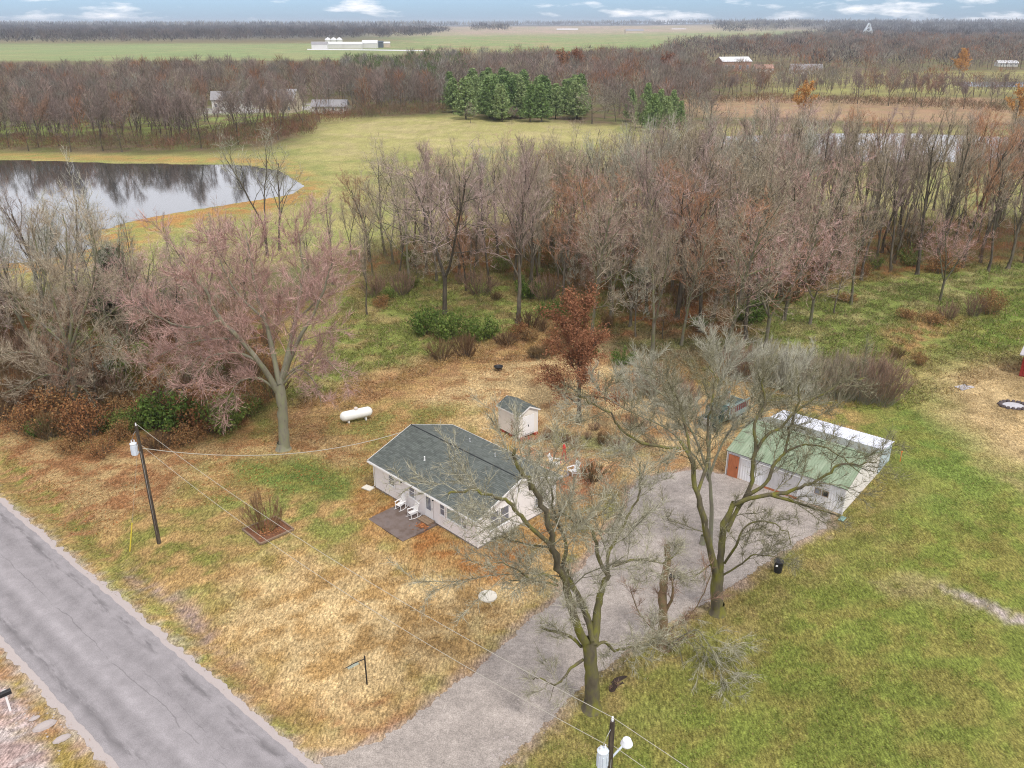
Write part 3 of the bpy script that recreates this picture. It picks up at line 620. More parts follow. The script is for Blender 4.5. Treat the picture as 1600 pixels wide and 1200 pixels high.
# ================================================================== HOUSE
white_sd = mat('white_siding', (.80, .755, .73), rough=.6, var=.05, scale=1.5, spec=.25)
white_tr = mat('white_trim', (.82, .81, .80), rough=.5, var=.04, scale=3)
shingle_m = mat('grey_green_shingle', (.115, .127, .117), rough=.95, var=.05, scale=1.2, island=.22, bump=.3, spec=.1)
glass = mat('window_glass', (.17, .185, .22), rough=.12, var=.3, scale=1.5, spec=.8)  # reflected sky painted in: base colour lightened to grey-blue
glass_g = mat('picture_glass', (.30, .36, .34), rough=.1, var=.35, scale=3, spec=.8, grain=(3, 1, .6))
black_m = mat('black_metal', (.02, .02, .022), rough=.5, var=.2)
conc = mat('stained_concrete', (.19, .15, .135), rough=.85, var=.28, scale=1.3, bump=.2, col2=(.11, .08, .065))
concw = mat('pale_concrete', (.62, .58, .50), rough=.9, var=.1, scale=6)
wood_w = mat('weathered_wood', (.24, .17, .115), rough=.9, var=.25, scale=5, bump=.3, grain=(1, 6, 1))
wood_d = mat('dark_pole_wood', (.055, .042, .034), rough=.9, var=.35, scale=3, bump=.5, grain=(4, 4, .4), col2=(.10, .08, .055))
metal_g = mat('galvanised_metal', (.55, .56, .58), rough=.45, var=.1, metal=.4)
leafm = mat('fallen_leaves', (.33, .13, .05), rough=.95, island=.4)

def window(parent, loc, rz, w, h, m_glass=glass, rails=1, trim=.08):
    mb = MB(); 
    mb.box(-w/2-trim, -w/2, -.06, 0, -h/2-trim, h/2+trim); mb.box(w/2, w/2+trim, -.06, 0, -h/2-trim, h/2+trim)
    mb.box(-w/2, w/2, -.06, 0, h/2, h/2+trim); mb.box(-w/2, w/2, -.06, 0, -h/2-trim, -h/2)
    if rails: mb.box(-w/2, w/2, -.05, 0, -.025, .025)
    o = mb.build('window', white_tr, parent); o.location = loc; o.rotation_euler = (0, 0, rz)
    zs = ((-h/2, -.025), (.025, h/2)) if rails else ((-h/2, h/2),)
    for a_, b_ in zs: MB().box(-w/2, w/2, -.022, -.006, a_, b_).build('pane', m_glass, o)
    MB().box(-w/2-trim-.03, w/2+trim+.03, -.10, -.062, -h/2-trim-.03, -h/2-trim+.015).build('sill', white_tr, o)
    return o
def lap(mb, p0, p1, z0, z1, out, step=.115, clip=None):
    """lap siding from p0 to p1 (xy), outward normal out; clip(z) gives the fractions of the run that stand at height z"""
    z = z0; p0 = Vector((*p0, 0)); p1 = Vector((*p1, 0)); o = Vector((*out, 0))
    while z < z1-1e-4:
        zt = min(z+step, z1); f0 = clip(z) if clip else (0, 1); f1 = clip(zt) if clip else (0, 1)
        def P(f, zz, d): return p0.lerp(p1, f)+o*d+Vector((0, 0, zz))
        mb.add([P(f0[0], z, .022), P(f0[1], z, .022), P(f1[1], zt, .004), P(f1[0], zt, .004)], [(0, 1, 2, 3)])
        mb.add([P(f0[0], z, .004), P(f0[1], z, .004), P(f0[1], z, .022), P(f0[0], z, .022)], [(0, 1, 2, 3)])
        z = zt
def roof_slab(mb, x0, x1, z0, z1, y0, y1, th=.10):
    mb.add([(x0, y0, z0), (x1, y0, z1), (x1, y1, z1), (x0, y1, z0), (x0, y0, z0-th), (x1, y0, z1-th), (x1, y1, z1-th), (x0, y1, z0-th)],
           [(0, 1, 2, 3), (7, 6, 5, 4), (0, 4, 5, 1), (1, 5, 6, 2), (2, 6, 7, 3), (3, 7, 4, 0)])
def shingles(name, parent, x0, x1, z0, z1, y0, y1, m, tab=.32, course=.145):
    """asphalt shingle tabs laid in courses up one slope"""
    L = math.hypot(x1-x0, z1-z0); n = int(L/course); s = Vector((x1-x0, 0, z1-z0)).normalized(); nn = Vector((0, 1, 0)).cross(s); nn = nn if nn.z > 0 else -nn
    mb = MB(); o = Vector((x0, 0, z0))
    for i in range(n):
        off = -(i % 3)*tab/3-random.uniform(0, .04); y = y0+off
        while y < y1:
            a = max(y+.005, y0); b_ = min(y+tab-.005, y1); y += tab
            if b_-a < .03: continue
            h = .010+random.uniform(0, .008); s0, s1 = s*(i*course), s*min((i+1)*course+.01, L)
            q = [o+s0+Vector((0, a, 0))+nn*h*1.6, o+s0+Vector((0, b_, 0))+nn*h*1.6, o+s1+Vector((0, b_, 0))+nn*.004, o+s1+Vector((0, a, 0))+nn*.004]
            q2 = [o+s0+Vector((0, a, 0))+nn*.001, o+s0+Vector((0, b_, 0))+nn*.001]
            f = [(0, 1, 2, 3), (4, 5, 1, 0)]; f = f if s.x < 0 else [t_[::-1] for t_ in f]
            mb.add(q+q2, f)
    ob = mb.build(name, m, parent); ob['kind'] = 'stuff'; return ob

HB = at(746.7, 857.5); HA = at(588.7, 763); HRZ = math.atan2((HA-HB).y, (HA-HB).x)-PI/2
house = tag(empty('house', HB, HRZ), 'low white clapboard house with grey green shingle gable roof and front patio', 'house')
HW, HL, EZ, RZ_ = 8.3, 12.2, 2.62, 4.22
sl = (RZ_-EZ)/(HW/2+.38); wz = EZ+sl*.38-.06
core = MB().box(0, HW, 0, HL, .05, wz-.02); core.add([(0, 0, wz-.02), (HW, 0, wz-.02), (HW/2, 0, wz+sl*HW/2-.12), (0, HL, wz-.02), (HW, HL, wz-.02), (HW/2, HL, wz+sl*HW/2-.12)], [(0, 1, 2), (5, 4, 3), (0, 2, 5, 3), (2, 1, 4, 5)])
core.build('wall', white_sd, house)
sdg = MB(); lap(sdg, (0, 0), (0, HL), .12, wz, (-1, 0)); lap(sdg, (HW, 0), (HW, HL), .12, wz, (1, 0))
def gclip(z): f = max(0, (z-wz)/sl/HW); return (f, max(f, 1-f))
for y_, o_ in ((0, -1), (HL, 1)): lap(sdg, (0, y_), (HW, y_), .12, wz+sl*HW/2-.14, (0, o_), clip=gclip)
o = sdg.build('siding', white_sd, house); o['kind'] = 'stuff'
MB().box(-.03, HW+.03, -.03, HL+.03, -.3, .10).build('foundation', mat('foundation_block', (.22, .19, .17), var=.2), house)
for x_, y_ in ((-.03, -.03), (-.03, HL-.07), (HW-.07, -.03), (HW-.07, HL-.07)): MB().box(x_, x_+.10, y_, y_+.10, .1, wz-.03).build('corner_board', white_tr, house)
rf = MB(); roof_slab(rf, -.38, HW/2, EZ, RZ_, -.32, HL+.32); roof_slab(rf, HW+.38, HW/2, EZ, RZ_, -.32, HL+.32)
roof = rf.build('roof', shingle_m, house)
shingles('shingles', roof, -.40, HW/2-.02, EZ+.005, RZ_+.005, -.34, HL+.34, shingle_m)
shingles('shingles', roof, HW+.40, HW/2+.02, EZ+.005, RZ_+.005, -.34, HL+.34, shingle_m)
MB().tube([(HW/2, -.34, RZ_+.0), (HW/2, HL+.34, RZ_+.0)], .06, 6).build('ridge_vent', mat('ridge_dark', (.03, .032, .034), var=.2), roof)
for x_, y_ in ((1.9, 8.1), (6.6, 8.0), (6.0, 4.4)):
    z_ = EZ+sl*(min(x_, HW-x_)+.38); MB().lathe([(.09, -.05), (.09, .02), (.05, .05), (.05, .32), (.06, .34)], (x_, y_, z_), 10).build('vent_pipe', white_tr if x_ < 3 else metal_g, roof)
for y_ in (-.36, HL+.33):                                              # rake boards
    rk_ = MB(); rk_.bar((-.40, y_+.015, EZ-.05), (HW/2, y_+.015, RZ_-.05), .03, .17); rk_.bar((HW+.40, y_+.015, EZ-.05), (HW/2, y_+.015, RZ_-.05), .03, .17); rk_.build('rake_board', white_tr, house)
for x_, o_ in ((-.40, -1), (HW+.40, 1)):                               # gutters
    gt = MB(); gt.box(min(x_, x_+o_*.11), max(x_, x_+o_*.11), -.34, HL+.34, EZ-.14, EZ-.12); gt.box(min(x_+o_*.09, x_+o_*.11), max(x_+o_*.09, x_+o_*.11), -.34, HL+.34, EZ-.12, EZ-.02); gt.box(min(x_, x_-o_*.01), max(x_, x_-o_*.01), -.34, HL+.34, EZ-.12, EZ-.01)
    gt.build('gutter', white_tr, house)
so = MB(); so.box(-.37, -.03, -.3, HL+.3, EZ-.17, EZ-.145); so.box(HW+.03, HW+.37, -.3, HL+.3, EZ-.17, EZ-.145); so.build('soffit', white_tr, house)
ds = MB(); ds.tube([(-.44, HL+.12, EZ-.14), (-.42, HL+.12, EZ-.25), (-.07, HL+.08, EZ-.5), (-.07, HL+.08, .25), (-.3, HL+.2, .1)], .045, 6); ds.build('downspout', white_tr, house)
ds = MB(); ds.tube([(-.44, -.12, EZ-.14), (-.42, -.12, EZ-.25), (-.07, -.09, EZ-.5), (-.07, -.09, .15)], .045, 6); ds.build('downspout', white_tr, house)
FR = -PI/2
for (y_, w_, z0_, z1_, g_, r_) in ((9.93, .62, 1.22, 2.22, glass, 1), (7.38, .62, 1.20, 2.2, glass, 1), (3.78, .45, 1.2, 2.24, glass, 1), (2.47, 1.55, 1.2, 2.24, glass_g, 0), (1.34, .48, 1.2, 2.24, glass, 1)):
    window(house, (-.025, y_, (z0_+z1_)/2), FR, w_, z1_-z0_, g_, r_)
for x_, w_ in ((1.62, .82), (2.66, .82)): window(house, (x_, -.025, 1.72), 0, w_, 1.35)
window(house, (6.35, -.025, 1.65), 0, .8, 1.3)
for y_ in (3, 9): window(house, (HW+.025, y_, 1.7), PI/2, .8, 1.2)
dr = MB(); dr.box(-.48, .48, -.05, 0, -1.02, 1.05); d_ = dr.build('door', white_tr, house); d_.location = (-.025, 5.36, 1.24); d_.rotation_euler = (0, 0, FR)
MB().box(-.28, .28, -.066, -.052, -.25, .9).build('pane', glass, d_)
fr_ = MB(); fr_.box(-.35, -.28, -.08, -.052, -.32, .97); fr_.box(.28, .35, -.08, -.052, -.32, .97); fr_.box(-.28, .28, -.08, -.052, .9, .97); fr_.box(-.28, .28, -.08, -.052, -.32, -.25); fr_.build('glazing_frame', white_tr, d_)
MB().box(.38, .42, -.12, -.05, -.12, .06).build('handle', metal_g, d_)
for y_ in (8.62, 4.78): MB().lathe([(.05, 0), (.08, .03), (.07, .16), (.03, .20)], (-.12, y_, 2.02), 10).build('porch_light', black_m, house)
MB().box(1.3, 1.75, -.05, -.02, .02, .22).build('crawl_vent', black_m, house)
# gable vent and meter box
MB().box(HW/2-.25, HW/2+.25, -.06, -.02, 2.95, 3.35).build('gable_vent', white_tr, house)

Hm = Matrix.Rotation(HRZ, 4, 'Z'); Hm.translation = HB
def HP(x, y, z=0): return Hm @ Vector((x, y, z))
pt_ = MB().box(-3.35, -.06, 4.45, 8.75, -.2, .13); o = pt_.build('patio_slab', conc); o.location = HB; o.rotation_euler = (0, 0, HRZ); tag(o, 'brown stained concrete patio slab against the front of the white house', 'patio')
st_ = tag(empty('porch_step', HP(-.45, 5.3, .13), HRZ), 'weathered wooden step in front of the white front door', 'step')
for k in range(3): MB().box(-.36+k*.24, -.14+k*.24, -.62, .62, .13, .165).build('tread_board', wood_w, st_)
MB().box(-.34, .34, -.6, .6, 0, .128).build('riser_box', wood_w, st_)
o = MB().box(-.3, .3, -.45, .45, 0, .08).build('splash_block', concw); o.location = HP(-.5, HL+.45, 0); o.rotation_euler = (0, 0, HRZ+.2); tag(o, 'small pale splash block under the downspout at the far front corner of the house', 'splash block')

def leaves_pile(name, cx, cy, z, r, n, label, m=leafm, cat='leaves'):
    mb = MB()
    for _ in range(n):
        a = random.uniform(0, 2*PI); q = abs(random.gauss(0, .45))*r; p = Vector((cx+q*math.cos(a), cy+q*math.sin(a), z+random.uniform(.005, .05)*(1.5-q/r)))
        M = Matrix.Rotation(random.uniform(0, 6), 4, 'Z') @ Matrix.Rotation(random.uniform(-.7, .7), 4, 'X'); s = random.uniform(.05, .11)
        mb.add([p+(M @ Vector(v)) for v in ((-s, 0, 0), (0, -s*.6, 0), (s, 0, 0), (0, s*.6, 0))], [(0, 1, 2, 3)])
    o = mb.build(name, m); tag(o, label, cat, kind='stuff'); return o
q = HP(-1.0, 5.0); leaves_pile('fallen_leaves', q.x, q.y, .135, .8, 260, 'rust coloured leaves blown together on the patio by the step')

def rocker():
    e = empty('rocking_chair', (0, 0, 0))
    se = MB()
    for k in range(6): se.bar((-.25, -.24+k*.095, .42-.01*k*-1), (.25, -.24+k*.095, .42+.01*k), .08, .02)
    se.build('seat', white_tr, e)
    bk = MB()
    for k in range(5): bk.bar((-.20+k*.10, .25, .47), (-.22+k*.11, .46, 1.16), .075, .018)
    bk.bar((-.27, .27, .56), (.27, .27, .56), .05, .03); bk.bar((-.29, .46, 1.18), (.29, .46, 1.18), .09, .03); bk.build('backrest', white_tr, e)
    for s in (-1, 1):
        MB().tube([(s*.27, .62, .16), (s*.27, .40, .05), (s*.27, 0, .015), (s*.27, -.36, .06), (s*.27, -.46, .11)], .022, 5).build('rocker', white_tr, e)
        MB().bar((s*.29, -.30, .66), (s*.29, .32, .66), .09, .025).build('armrest', white_tr, e)
        for y0, y1, z0, z1 in ((-.26, -.26, .045, .65), (.27, .33, .045, .66)): MB().bar((s*.27, y0, z0), (s*.27, y1, z1), .04, .04).build('leg', white_tr, e)
    return e
def copy_tree(o, parent=None):
    c_ = o.copy(); COL.objects.link(c_); c_.parent = parent
    for ch in o.children: copy_tree(ch, c_)
    return c_
r1 = rocker(); p = at(626, 795, .13); r1.location = (p.x, p.y, .13); r1.rotation_euler = (0, 0, HRZ-PI/2+.15)
tag(r1, 'white slatted rocking chair on the patio, the one nearer the far end of the house', 'rocking chair', 'white rocking chairs on the patio')
r2 = copy_tree(r1); p = at(645, 808, .13); r2.location = (p.x, p.y, .13); r2.rotation_euler = (0, 0, HRZ-PI/2-.2); r2['label'] = 'white slatted rocking chair on the patio, the one nearer the front door'

# ================================================================== SHED
def pyr(mb, prof): pass
shed_sd = mat('cream_siding', (.76, .71, .64), rough=.7, var=.06, scale=2)
SB = at(811.5, 688); SA = at(779.5, 671); SRZ = math.atan2((SA-SB).y, (SA-SB).x)-PI/2
shed = tag(empty('garden_shed', SB, SRZ), 'small cream sided shed with grey green gable roof standing on red blocks behind the house', 'shed')
SW, SL, SE = 2.2, 2.9, 2.55; sr = SE+.58
c_ = MB().box(0, SW, 0, SL, .22, SE); c_.add([(0, 0, SE), (SW, 0, SE), (SW/2, 0, sr-.1), (0, SL, SE), (SW, SL, SE), (SW/2, SL, sr-.1)], [(0, 1, 2), (5, 4, 3)]); c_.build('wall', shed_sd, shed)
sg = MB(); lap(sg, (0, 0), (0, SL), .22, SE, (-1, 0), .12); lap(sg, (SW, 0), (SW, SL), .22, SE, (1, 0), .12)
for y_, o_ in ((0, -1), (SL, 1)): lap(sg, (0, y_), (SW, y_), .22, sr-.14, (0, o_), .12, clip=lambda z: (lambda f: (f, max(f, 1-f)))(max(0, (z-SE)/(.5)*.5)))
o = sg.build('siding', shed_sd, shed); o['kind'] = 'stuff'
rf = MB(); roof_slab(rf, -.18, SW/2, SE-.06, sr, -.15, SL+.15, .06); roof_slab(rf, SW+.18, SW/2, SE-.06, sr, -.15, SL+.15, .06); sroof = rf.build('roof', shingle_m, shed)
shingles('shingles', sroof, -.19, SW/2-.01, SE-.055, sr+.005, -.16, SL+.16, shingle_m); shingles('shingles', sroof, SW+.19, SW/2+.01, SE-.055, sr+.005, -.16, SL+.16, shingle_m)
for y_ in (-.17, SL+.155):
    k_ = MB(); k_.bar((-.2, y_, SE-.12), (SW/2, y_, sr-.06), .03, .12); k_.bar((SW+.2, y_, SE-.12), (SW/2, y_, sr-.06), .03, .12); k_.build('rake_board', white_tr, shed)
MB().box(-.2, -.18, -.15, SL+.15, SE-.16, SE-.05).build('fascia', white_tr, shed)
for x_, y_ in ((-.03, -.03), (SW-.05, -.03), (-.03, SL-.05), (SW-.05, SL-.05)): MB().box(x_, x_+.08, y_, y_+.08, .22, SE-.02).build('corner_board', white_tr, shed)
d_ = MB().box(.35, 1.75, -.055, -.024, .3, 2.2).build('door', white_tr, shed); MB().box(1.0, 1.06, -.09, -.056, 1.1, 1.3).build('handle', black_m, d_)
MB().box(.4, 1.7, -.07, -.056, .32, .42).build('threshold_slats', metal_g, d_)
red_b = mat('red_block', (.42, .10, .06), rough=.9, var=.2)
for x_, y_ in ((.05, .1), (SW-.45, .1), (.05, SL-.5), (SW-.45, SL-.5), (.05, 1.3)): MB().box(x_, x_+.4, y_-.25, y_+.25, -.1, .215).build('foundation_block', red_b, shed)
q = at(826, 684); leaves_pile('fallen_leaves', q.x, q.y, .03, .9, 160, 'reddish leaves drifted under the near corner of the cream shed', mat('red_leaves', (.40, .12, .07), rough=.95, island=.35))
q = at(806, 670); v_ = Matrix.Rotation(SRZ, 4, 'Z'); v_.translation = SB
vine = Tree(91); vine.limb([(-.06, .95, 0), (-.08, .9, .9), (-.05, .98, 1.75)], .02, .01, 2); vine.leaves(60, .09, .06, lvs=(2,)); vt, vc = vine.meshes(bark_d, lf_rust); o = link('climbing_vine', vc); o.location = SB; o.rotation_euler = (0, 0, SRZ); tag(o, 'thin rusty creeper climbing the cream shed wall', 'vine')

# ================================================================== GARAGE
GB = at(1315, 804); GA = at(1134, 741); GRZ = math.atan2((GA-GB).y, (GA-GB).x)-PI/2; GL = (GA-GB).length; GWD = 8.1
galv = mat('white_wall_sheet', (.80, .80, .82), rough=.6, var=.10, scale=1.1, bump=.1, col2=(.70, .68, .66))
galv2 = mat('cream_wall_sheet', (.78, .74, .70), rough=.6, var=.08, scale=1.2)
groof = mat('faded_green_metal_roof', (.21, .27, .175), rough=.75, var=.16, scale=1.2, grain=(.5, 3, .5), col2=(.25, .30, .21))
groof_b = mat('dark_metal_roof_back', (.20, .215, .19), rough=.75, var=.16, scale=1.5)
frp = mat('pale_translucent_sheet', (.66, .68, .76), rough=.5, var=.14, scale=1.2, col2=(.58, .60, .66)); frp_b = mat('pale_blue_sheet', (.50, .58, .62), rough=.5, var=.10, scale=2)
rustm = mat('rusty_door', (.42, .145, .065), rough=.8, var=.22, scale=3, bump=.2, grain=(3, 3, .6))
gar = tag(empty('garage', GB, GRZ), 'white metal garage with faded green gable roof, rusty side door and pale lean-to', 'garage')
GE, GR = 2.32, 3.62; gs_ = (GR-GE)/(GWD/2+.15)
wl = MB().box(.05, GWD-.05, .05, GL-.05, -.05, GE-.03); wl.add([(.05, .05, GE-.03), (GWD-.05, .05, GE-.03), (GWD/2, .05, GR-.12), (.05, GL-.05, GE-.03), (GWD-.05, GL-.05, GE-.03), (GWD/2, GL-.05, GR-.12)], [(0, 1, 2), (5, 4, 3)])
wl.build('wall', galv, gar)
def ribbed(name, parent, p0, p1, top0, top1, z0, out, m, w=.9, rib=.225):
    """wall sheets with standing ribs, each sheet its own part; top given at both ends (or a function)"""
    p0 = Vector((*p0, 0)); p1 = Vector((*p1, 0)); d = p1-p0; L = d.length; n = max(1, round(L/w)); o = Vector((*out, 0))
    tf = top0 if callable(top0) else (lambda f: top0+(top1-top0)*f)
    for i in range(n):
        mb = MB(); a, b_ = i/n+.002/L, (i+1)/n-.002/L; K = int(w/rib)*4; vs = []; rise = random.uniform(0, .006)
        for k in range(K+1):
            f = a+(b_-a)*k/K; h = .03 if k % 4 in (1, 2) else .008
            q_ = p0.lerp(p1, f)+o*(h+rise); vs += [q_+Vector((0, 0, z0)), q_+Vector((0, 0, tf(f)))]
        mb.add(vs, [(2*k, 2*k+2, 2*k+3, 2*k+1) for k in range(K)]); mb.build(name, m, parent)
ribbed('wall_panel', gar, (0.05, 0), (.05, GL), GE-.02, GE-.02, 0, (-1, 0), galv)
gt_ = lambda f: GE-.03+(GR-.12-GE)*(1-abs(2*f-1))
ribbed('wall_panel', gar, (0, .05), (GWD, .05), gt_, 0, 0, (0, -1), galv2)
ribbed('wall_panel', gar, (GWD, GL-.05), (0, GL-.05), gt_, 0, 0, (0, 1), galv)
def roof_panels(parent, x0, z0, x1, z1, y0, y1, n, m, rib=.2, name='roof_panel'):
    s = Vector((x1-x0, 0, z1-z0)); nn = Vector((0, 1, 0)).cross(s).normalized(); nn = nn if nn.z > 0 else -nn
    for i in range(n):
        a = y0+(y1-y0)*i/n+.004; b_ = y0+(y1-y0)*(i+1)/n-.004; K = max(4, int((b_-a)/rib)*4); vs = []; lift = random.uniform(0, .012)
        for k in range(K+1):
            y = a+(b_-a)*k/K; h = (.028 if k % 4 in (1, 2) else .004)+lift; vs += [Vector((x0, y, z0))+nn*h, Vector((x1, y, z1))+nn*h]
        MB().add(vs, [(2*k, 2*k+1, 2*k+3, 2*k+2) if s.x < 0 else (2*k, 2*k+2, 2*k+3, 2*k+1) for k in range(K)]).build(name, m, parent)
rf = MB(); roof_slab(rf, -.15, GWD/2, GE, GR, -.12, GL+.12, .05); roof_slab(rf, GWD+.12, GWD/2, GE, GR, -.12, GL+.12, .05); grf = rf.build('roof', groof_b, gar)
roof_panels(grf, -.17, GE+.005, GWD/2, GR+.005, -.13, GL+.13, 11, groof)
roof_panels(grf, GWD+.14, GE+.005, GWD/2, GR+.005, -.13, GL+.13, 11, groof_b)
MB().bar((GWD/2, -.14, GR+.05), (GWD/2, GL+.14, GR+.05), .28, .02).build('ridge_cap', groof, grf)
# lean-to of pale sheets along the back
LW = 3.1; lt = MB(); 
for i in range(5):
    y_ = .15+(GL-.3)*i/4; lt.bar((GWD+LW-.1, y_, 0), (GWD+LW-.1, y_, 1.82), .1); lt.bar((GWD+.1, y_, GE-.12), (GWD+LW-.05, y_, 1.84), .06, .1)
lt.bar((GWD+LW-.1, .0, 1.80), (GWD+LW-.1, GL, 1.80), .06, .12); lt.build('lean_to_frame', wood_w, gar)
roof_panels(gar, GWD+LW+.15, 1.88, GWD+.15, GE-.03, -.1, GL+.1, 11, frp, name='lean_to_roof_panel')
ribbed('lean_to_wall_panel', gar, (GWD+.1, .03), (GWD+LW, .03), GE-.15, 1.84, 0, (0, -1), frp_b)
ribbed('lean_to_wall_panel', gar, (GWD+LW, 0), (GWD+LW, GL), 1.8, 1.8, .0, (1, 0), frp_b)
# openings on the front
d_ = MB().box(-.115, -.04, 9.0*GL/10.2+.1, 9.9*GL/10.2+.15, .03, 2.02).build('door', rustm, gar); MB().box(-.15, -.117, 9.0*GL/10.2+.2, 9.0*GL/10.2+.26, .95, 1.1).build('handle', black_m, d_)
grey_d = mat('grey_sliding_door', (.52, .50, .50), rough=.6, var=.12, scale=2)
sdm = MB()
for k in range(8): sdm.box(-.10-(.012 if k % 2 else 0), -.045, 3.65+k*.33, 3.65+(k+1)*.33-.01, .22, 1.98)
sdm.build('sliding_door', grey_d, gar); MB().box(-.13, -.04, 3.5, 8.6, 2.0, 2.08).build('door_track', white_tr, gar)
MB().box(-.11, -.04, 3.6, 6.35, .0, .215).build('rusty_kick_strip', rustm, gar)
for k, (a_, b_) in enumerate(((1.25, 1.65), (1.85, 2.25))):
    w_ = MB(); w_.box(-.07, -.045, a_, b_, 1.12, 1.55); o = w_.build('window', black_m if k == 0 else glass, gar)
    MB().box(-.10, -.072, a_-.05, a_, 1.07, 1.6).box(-.10, -.072, b_, b_+.05, 1.07, 1.6).box(-.10, -.072, a_, b_, 1.55, 1.6).box(-.10, -.072, a_, b_, 1.07, 1.12).build('frame', wood_w, o)
tr_ = MB(); tr_.box(-.06, .0, -.06, .0, 0, GE-.04); tr_.box(-.06, .0, GL, GL+.06, 0, GE-.04); tr_.build('corner_trim', white_tr, gar)
kk = MB(); kk.bar((-.15, -.14, GE-.04), (GWD/2, -.14, GR-.02), .03, .10); kk.bar((GWD+.12, -.14, GE-.04), (GWD/2, -.14, GR-.02), .03, .10); kk.build('rake_trim', groof, gar)

# ================================================================== POLES AND WIRES
tf_m = mat('pale_blue_grey_paint', (.62, .68, .76), rough=.4, var=.08)
porc = mat('porcelain', (.75, .75, .78), rough=.3)
def pole(loc, H, label, side):
    e = tag(empty('utility_pole', loc), label, 'utility pole')
    MB().tube([(0, 0, -.3), (0, 0, H*.5), (0, 0, H)], [.15, .13, .105], 12).build('pole', wood_d, e)
    MB().tube([(.02, -.13, .3), (.02, -.12, H*.8)], .012, 4).build('ground_wire', metal_g, e)
    i_ = MB(); i_.lathe([(.02, 0), (.05, .03), (.03, .08), (.06, .12), (.03, .17), (.045, .22)], (0, 0, H), 8); i_.build('pin_insulator', porc, e)
    tz = H-2.0; s = side; cx, cy = s[0], s[1]
    tk = MB().lathe([(.20, 0), (.22, .03), (.22, .82), (.235, .84), (.235, .89), (.12, .95)], (cx, cy, tz-.2), 16).build('transformer', tf_m, e)
    fins = MB()
    for k in range(8): a = 2*PI*k/8; fins.bar((cx+.225*math.cos(a), cy+.225*math.sin(a), tz-.12), (cx+.225*math.cos(a), cy+.225*math.sin(a), tz+.5), .05, .03)
    fins.build('cooling_fin', tf_m, tk)
    for dx, dy in ((-.09, 0), (.09, .04)): MB().lathe([(.03, 0), (.05, .03), (.03, .07), (.05, .11), (.03, .15), (.02, .22)], (cx+dx, cy+dy, tz+.74), 8).build('bushing', porc, tk)
    br = MB(); br.bar((cx*.15, cy*.15, tz+.0), (cx*.6, cy*.6, tz+.0), .08, .1); br.bar((cx*.15, cy*.15, tz+.5), (cx*.6, cy*.6, tz+.5), .08, .1); br.build('mounting_bracket', metal_g, e)
    MB().tube([(0, -.02, H-.25), (cx*.6, cy*.6-.05, H-.6), (cx, cy, tz+.96)], .012, 4).build('jumper_wire', metal_g, e)
    return e
PH = 9.6
p1 = at(249, 850); p1.z = 0; P2 = at(957, 1127, PH); p2 = Vector((P2.x, P2.y, 0))
pole(p1, PH, 'dark wooden utility pole with a pale transformer standing in the dry front lawn', (-.42, -.05))
e2 = pole(p2, PH, 'utility pole with transformer and street lamp at the bottom edge beside the mossy tree', (-.34, -.22))
lm = MB().tube([(.06, .05, PH-2.0), (.35, .2, PH-1.75), (.62, .35, PH-1.55)], .045, 8).build('lamp_arm', tf_m, e2)
MB().lathe([(.05, .20), (.17, .17), (.24, 0), (.26, -.06), (.20, -.16)], (.70, .40, PH-1.55), 16).build('lamp_head', mat('lamp_white', (.78, .80, .84), rough=.35), e2)
wirem = mat('pale_wire', (.42, .39, .33), rough=.6)
def wire(name, a, b, sag, r, label, cat='wire', group=None, bow=0):
    a = Vector(a); b = Vector(b); L = (b-a).length; n = max(12, int(L/1.5)); P = [a.lerp(b, i/n)-Vector((0, 0, 4*sag*(i/n)*(1-i/n))) for i in range(n+1)]
    o = MB().tube(P, r, 5).build(name, wirem); tag(o, label, cat, group); return o
T1 = p1+Vector((0, 0, PH+.2)); T2 = p2+Vector((0, 0, PH+.2)); dd = (p2-p1).normalized()
wire('power_wire', T1, T2, 1.0, .013, 'thin top power wire stretched between the two utility poles', 'wire', 'power wires')
wire('power_wire', p1+Vector((.12, 0, PH-1.5)), p2+Vector((-.1, 0, PH-1.3)), 1.15, .013, 'lower power wire between the two poles, under the top one', 'wire', 'power wires')
wire('power_wire', T2, T2+dd*40, .6, .012, 'top power wire leaving the bottom pole towards the frame corner', 'wire', 'power wires')
wire('power_wire', p2+Vector((.1, 0, PH-1.3)), p2+Vector((.1, 0, PH-1.3))+dd*40, .7, .012, 'lower power wire leaving the bottom pole past the lamp', 'wire', 'power wires')
wire('service_cable', p1+Vector((.13, .05, PH-1.75)), HP(4.1, HL+.45, 3.75), 1.35, .028, 'thicker pale service cable sagging from the lawn pole to the house gable', 'cable')
ga = at(203, 862); gw = tag(empty('guy_wire', ga), 'slanting guy wire with yellow guard from the lawn pole to the ground', 'guy wire')
tp = Vector((p1.x, p1.y, PH-.9))-ga; MB().tube([(0, 0, -.05), tuple(tp)], .008, 4).build('wire', wirem, gw)
MB().tube([(0, 0, .02), tuple(tp*.26)], .045, 6).build('guard', mat('yellow_plastic', (.62, .50, .06), rough=.5), gw)

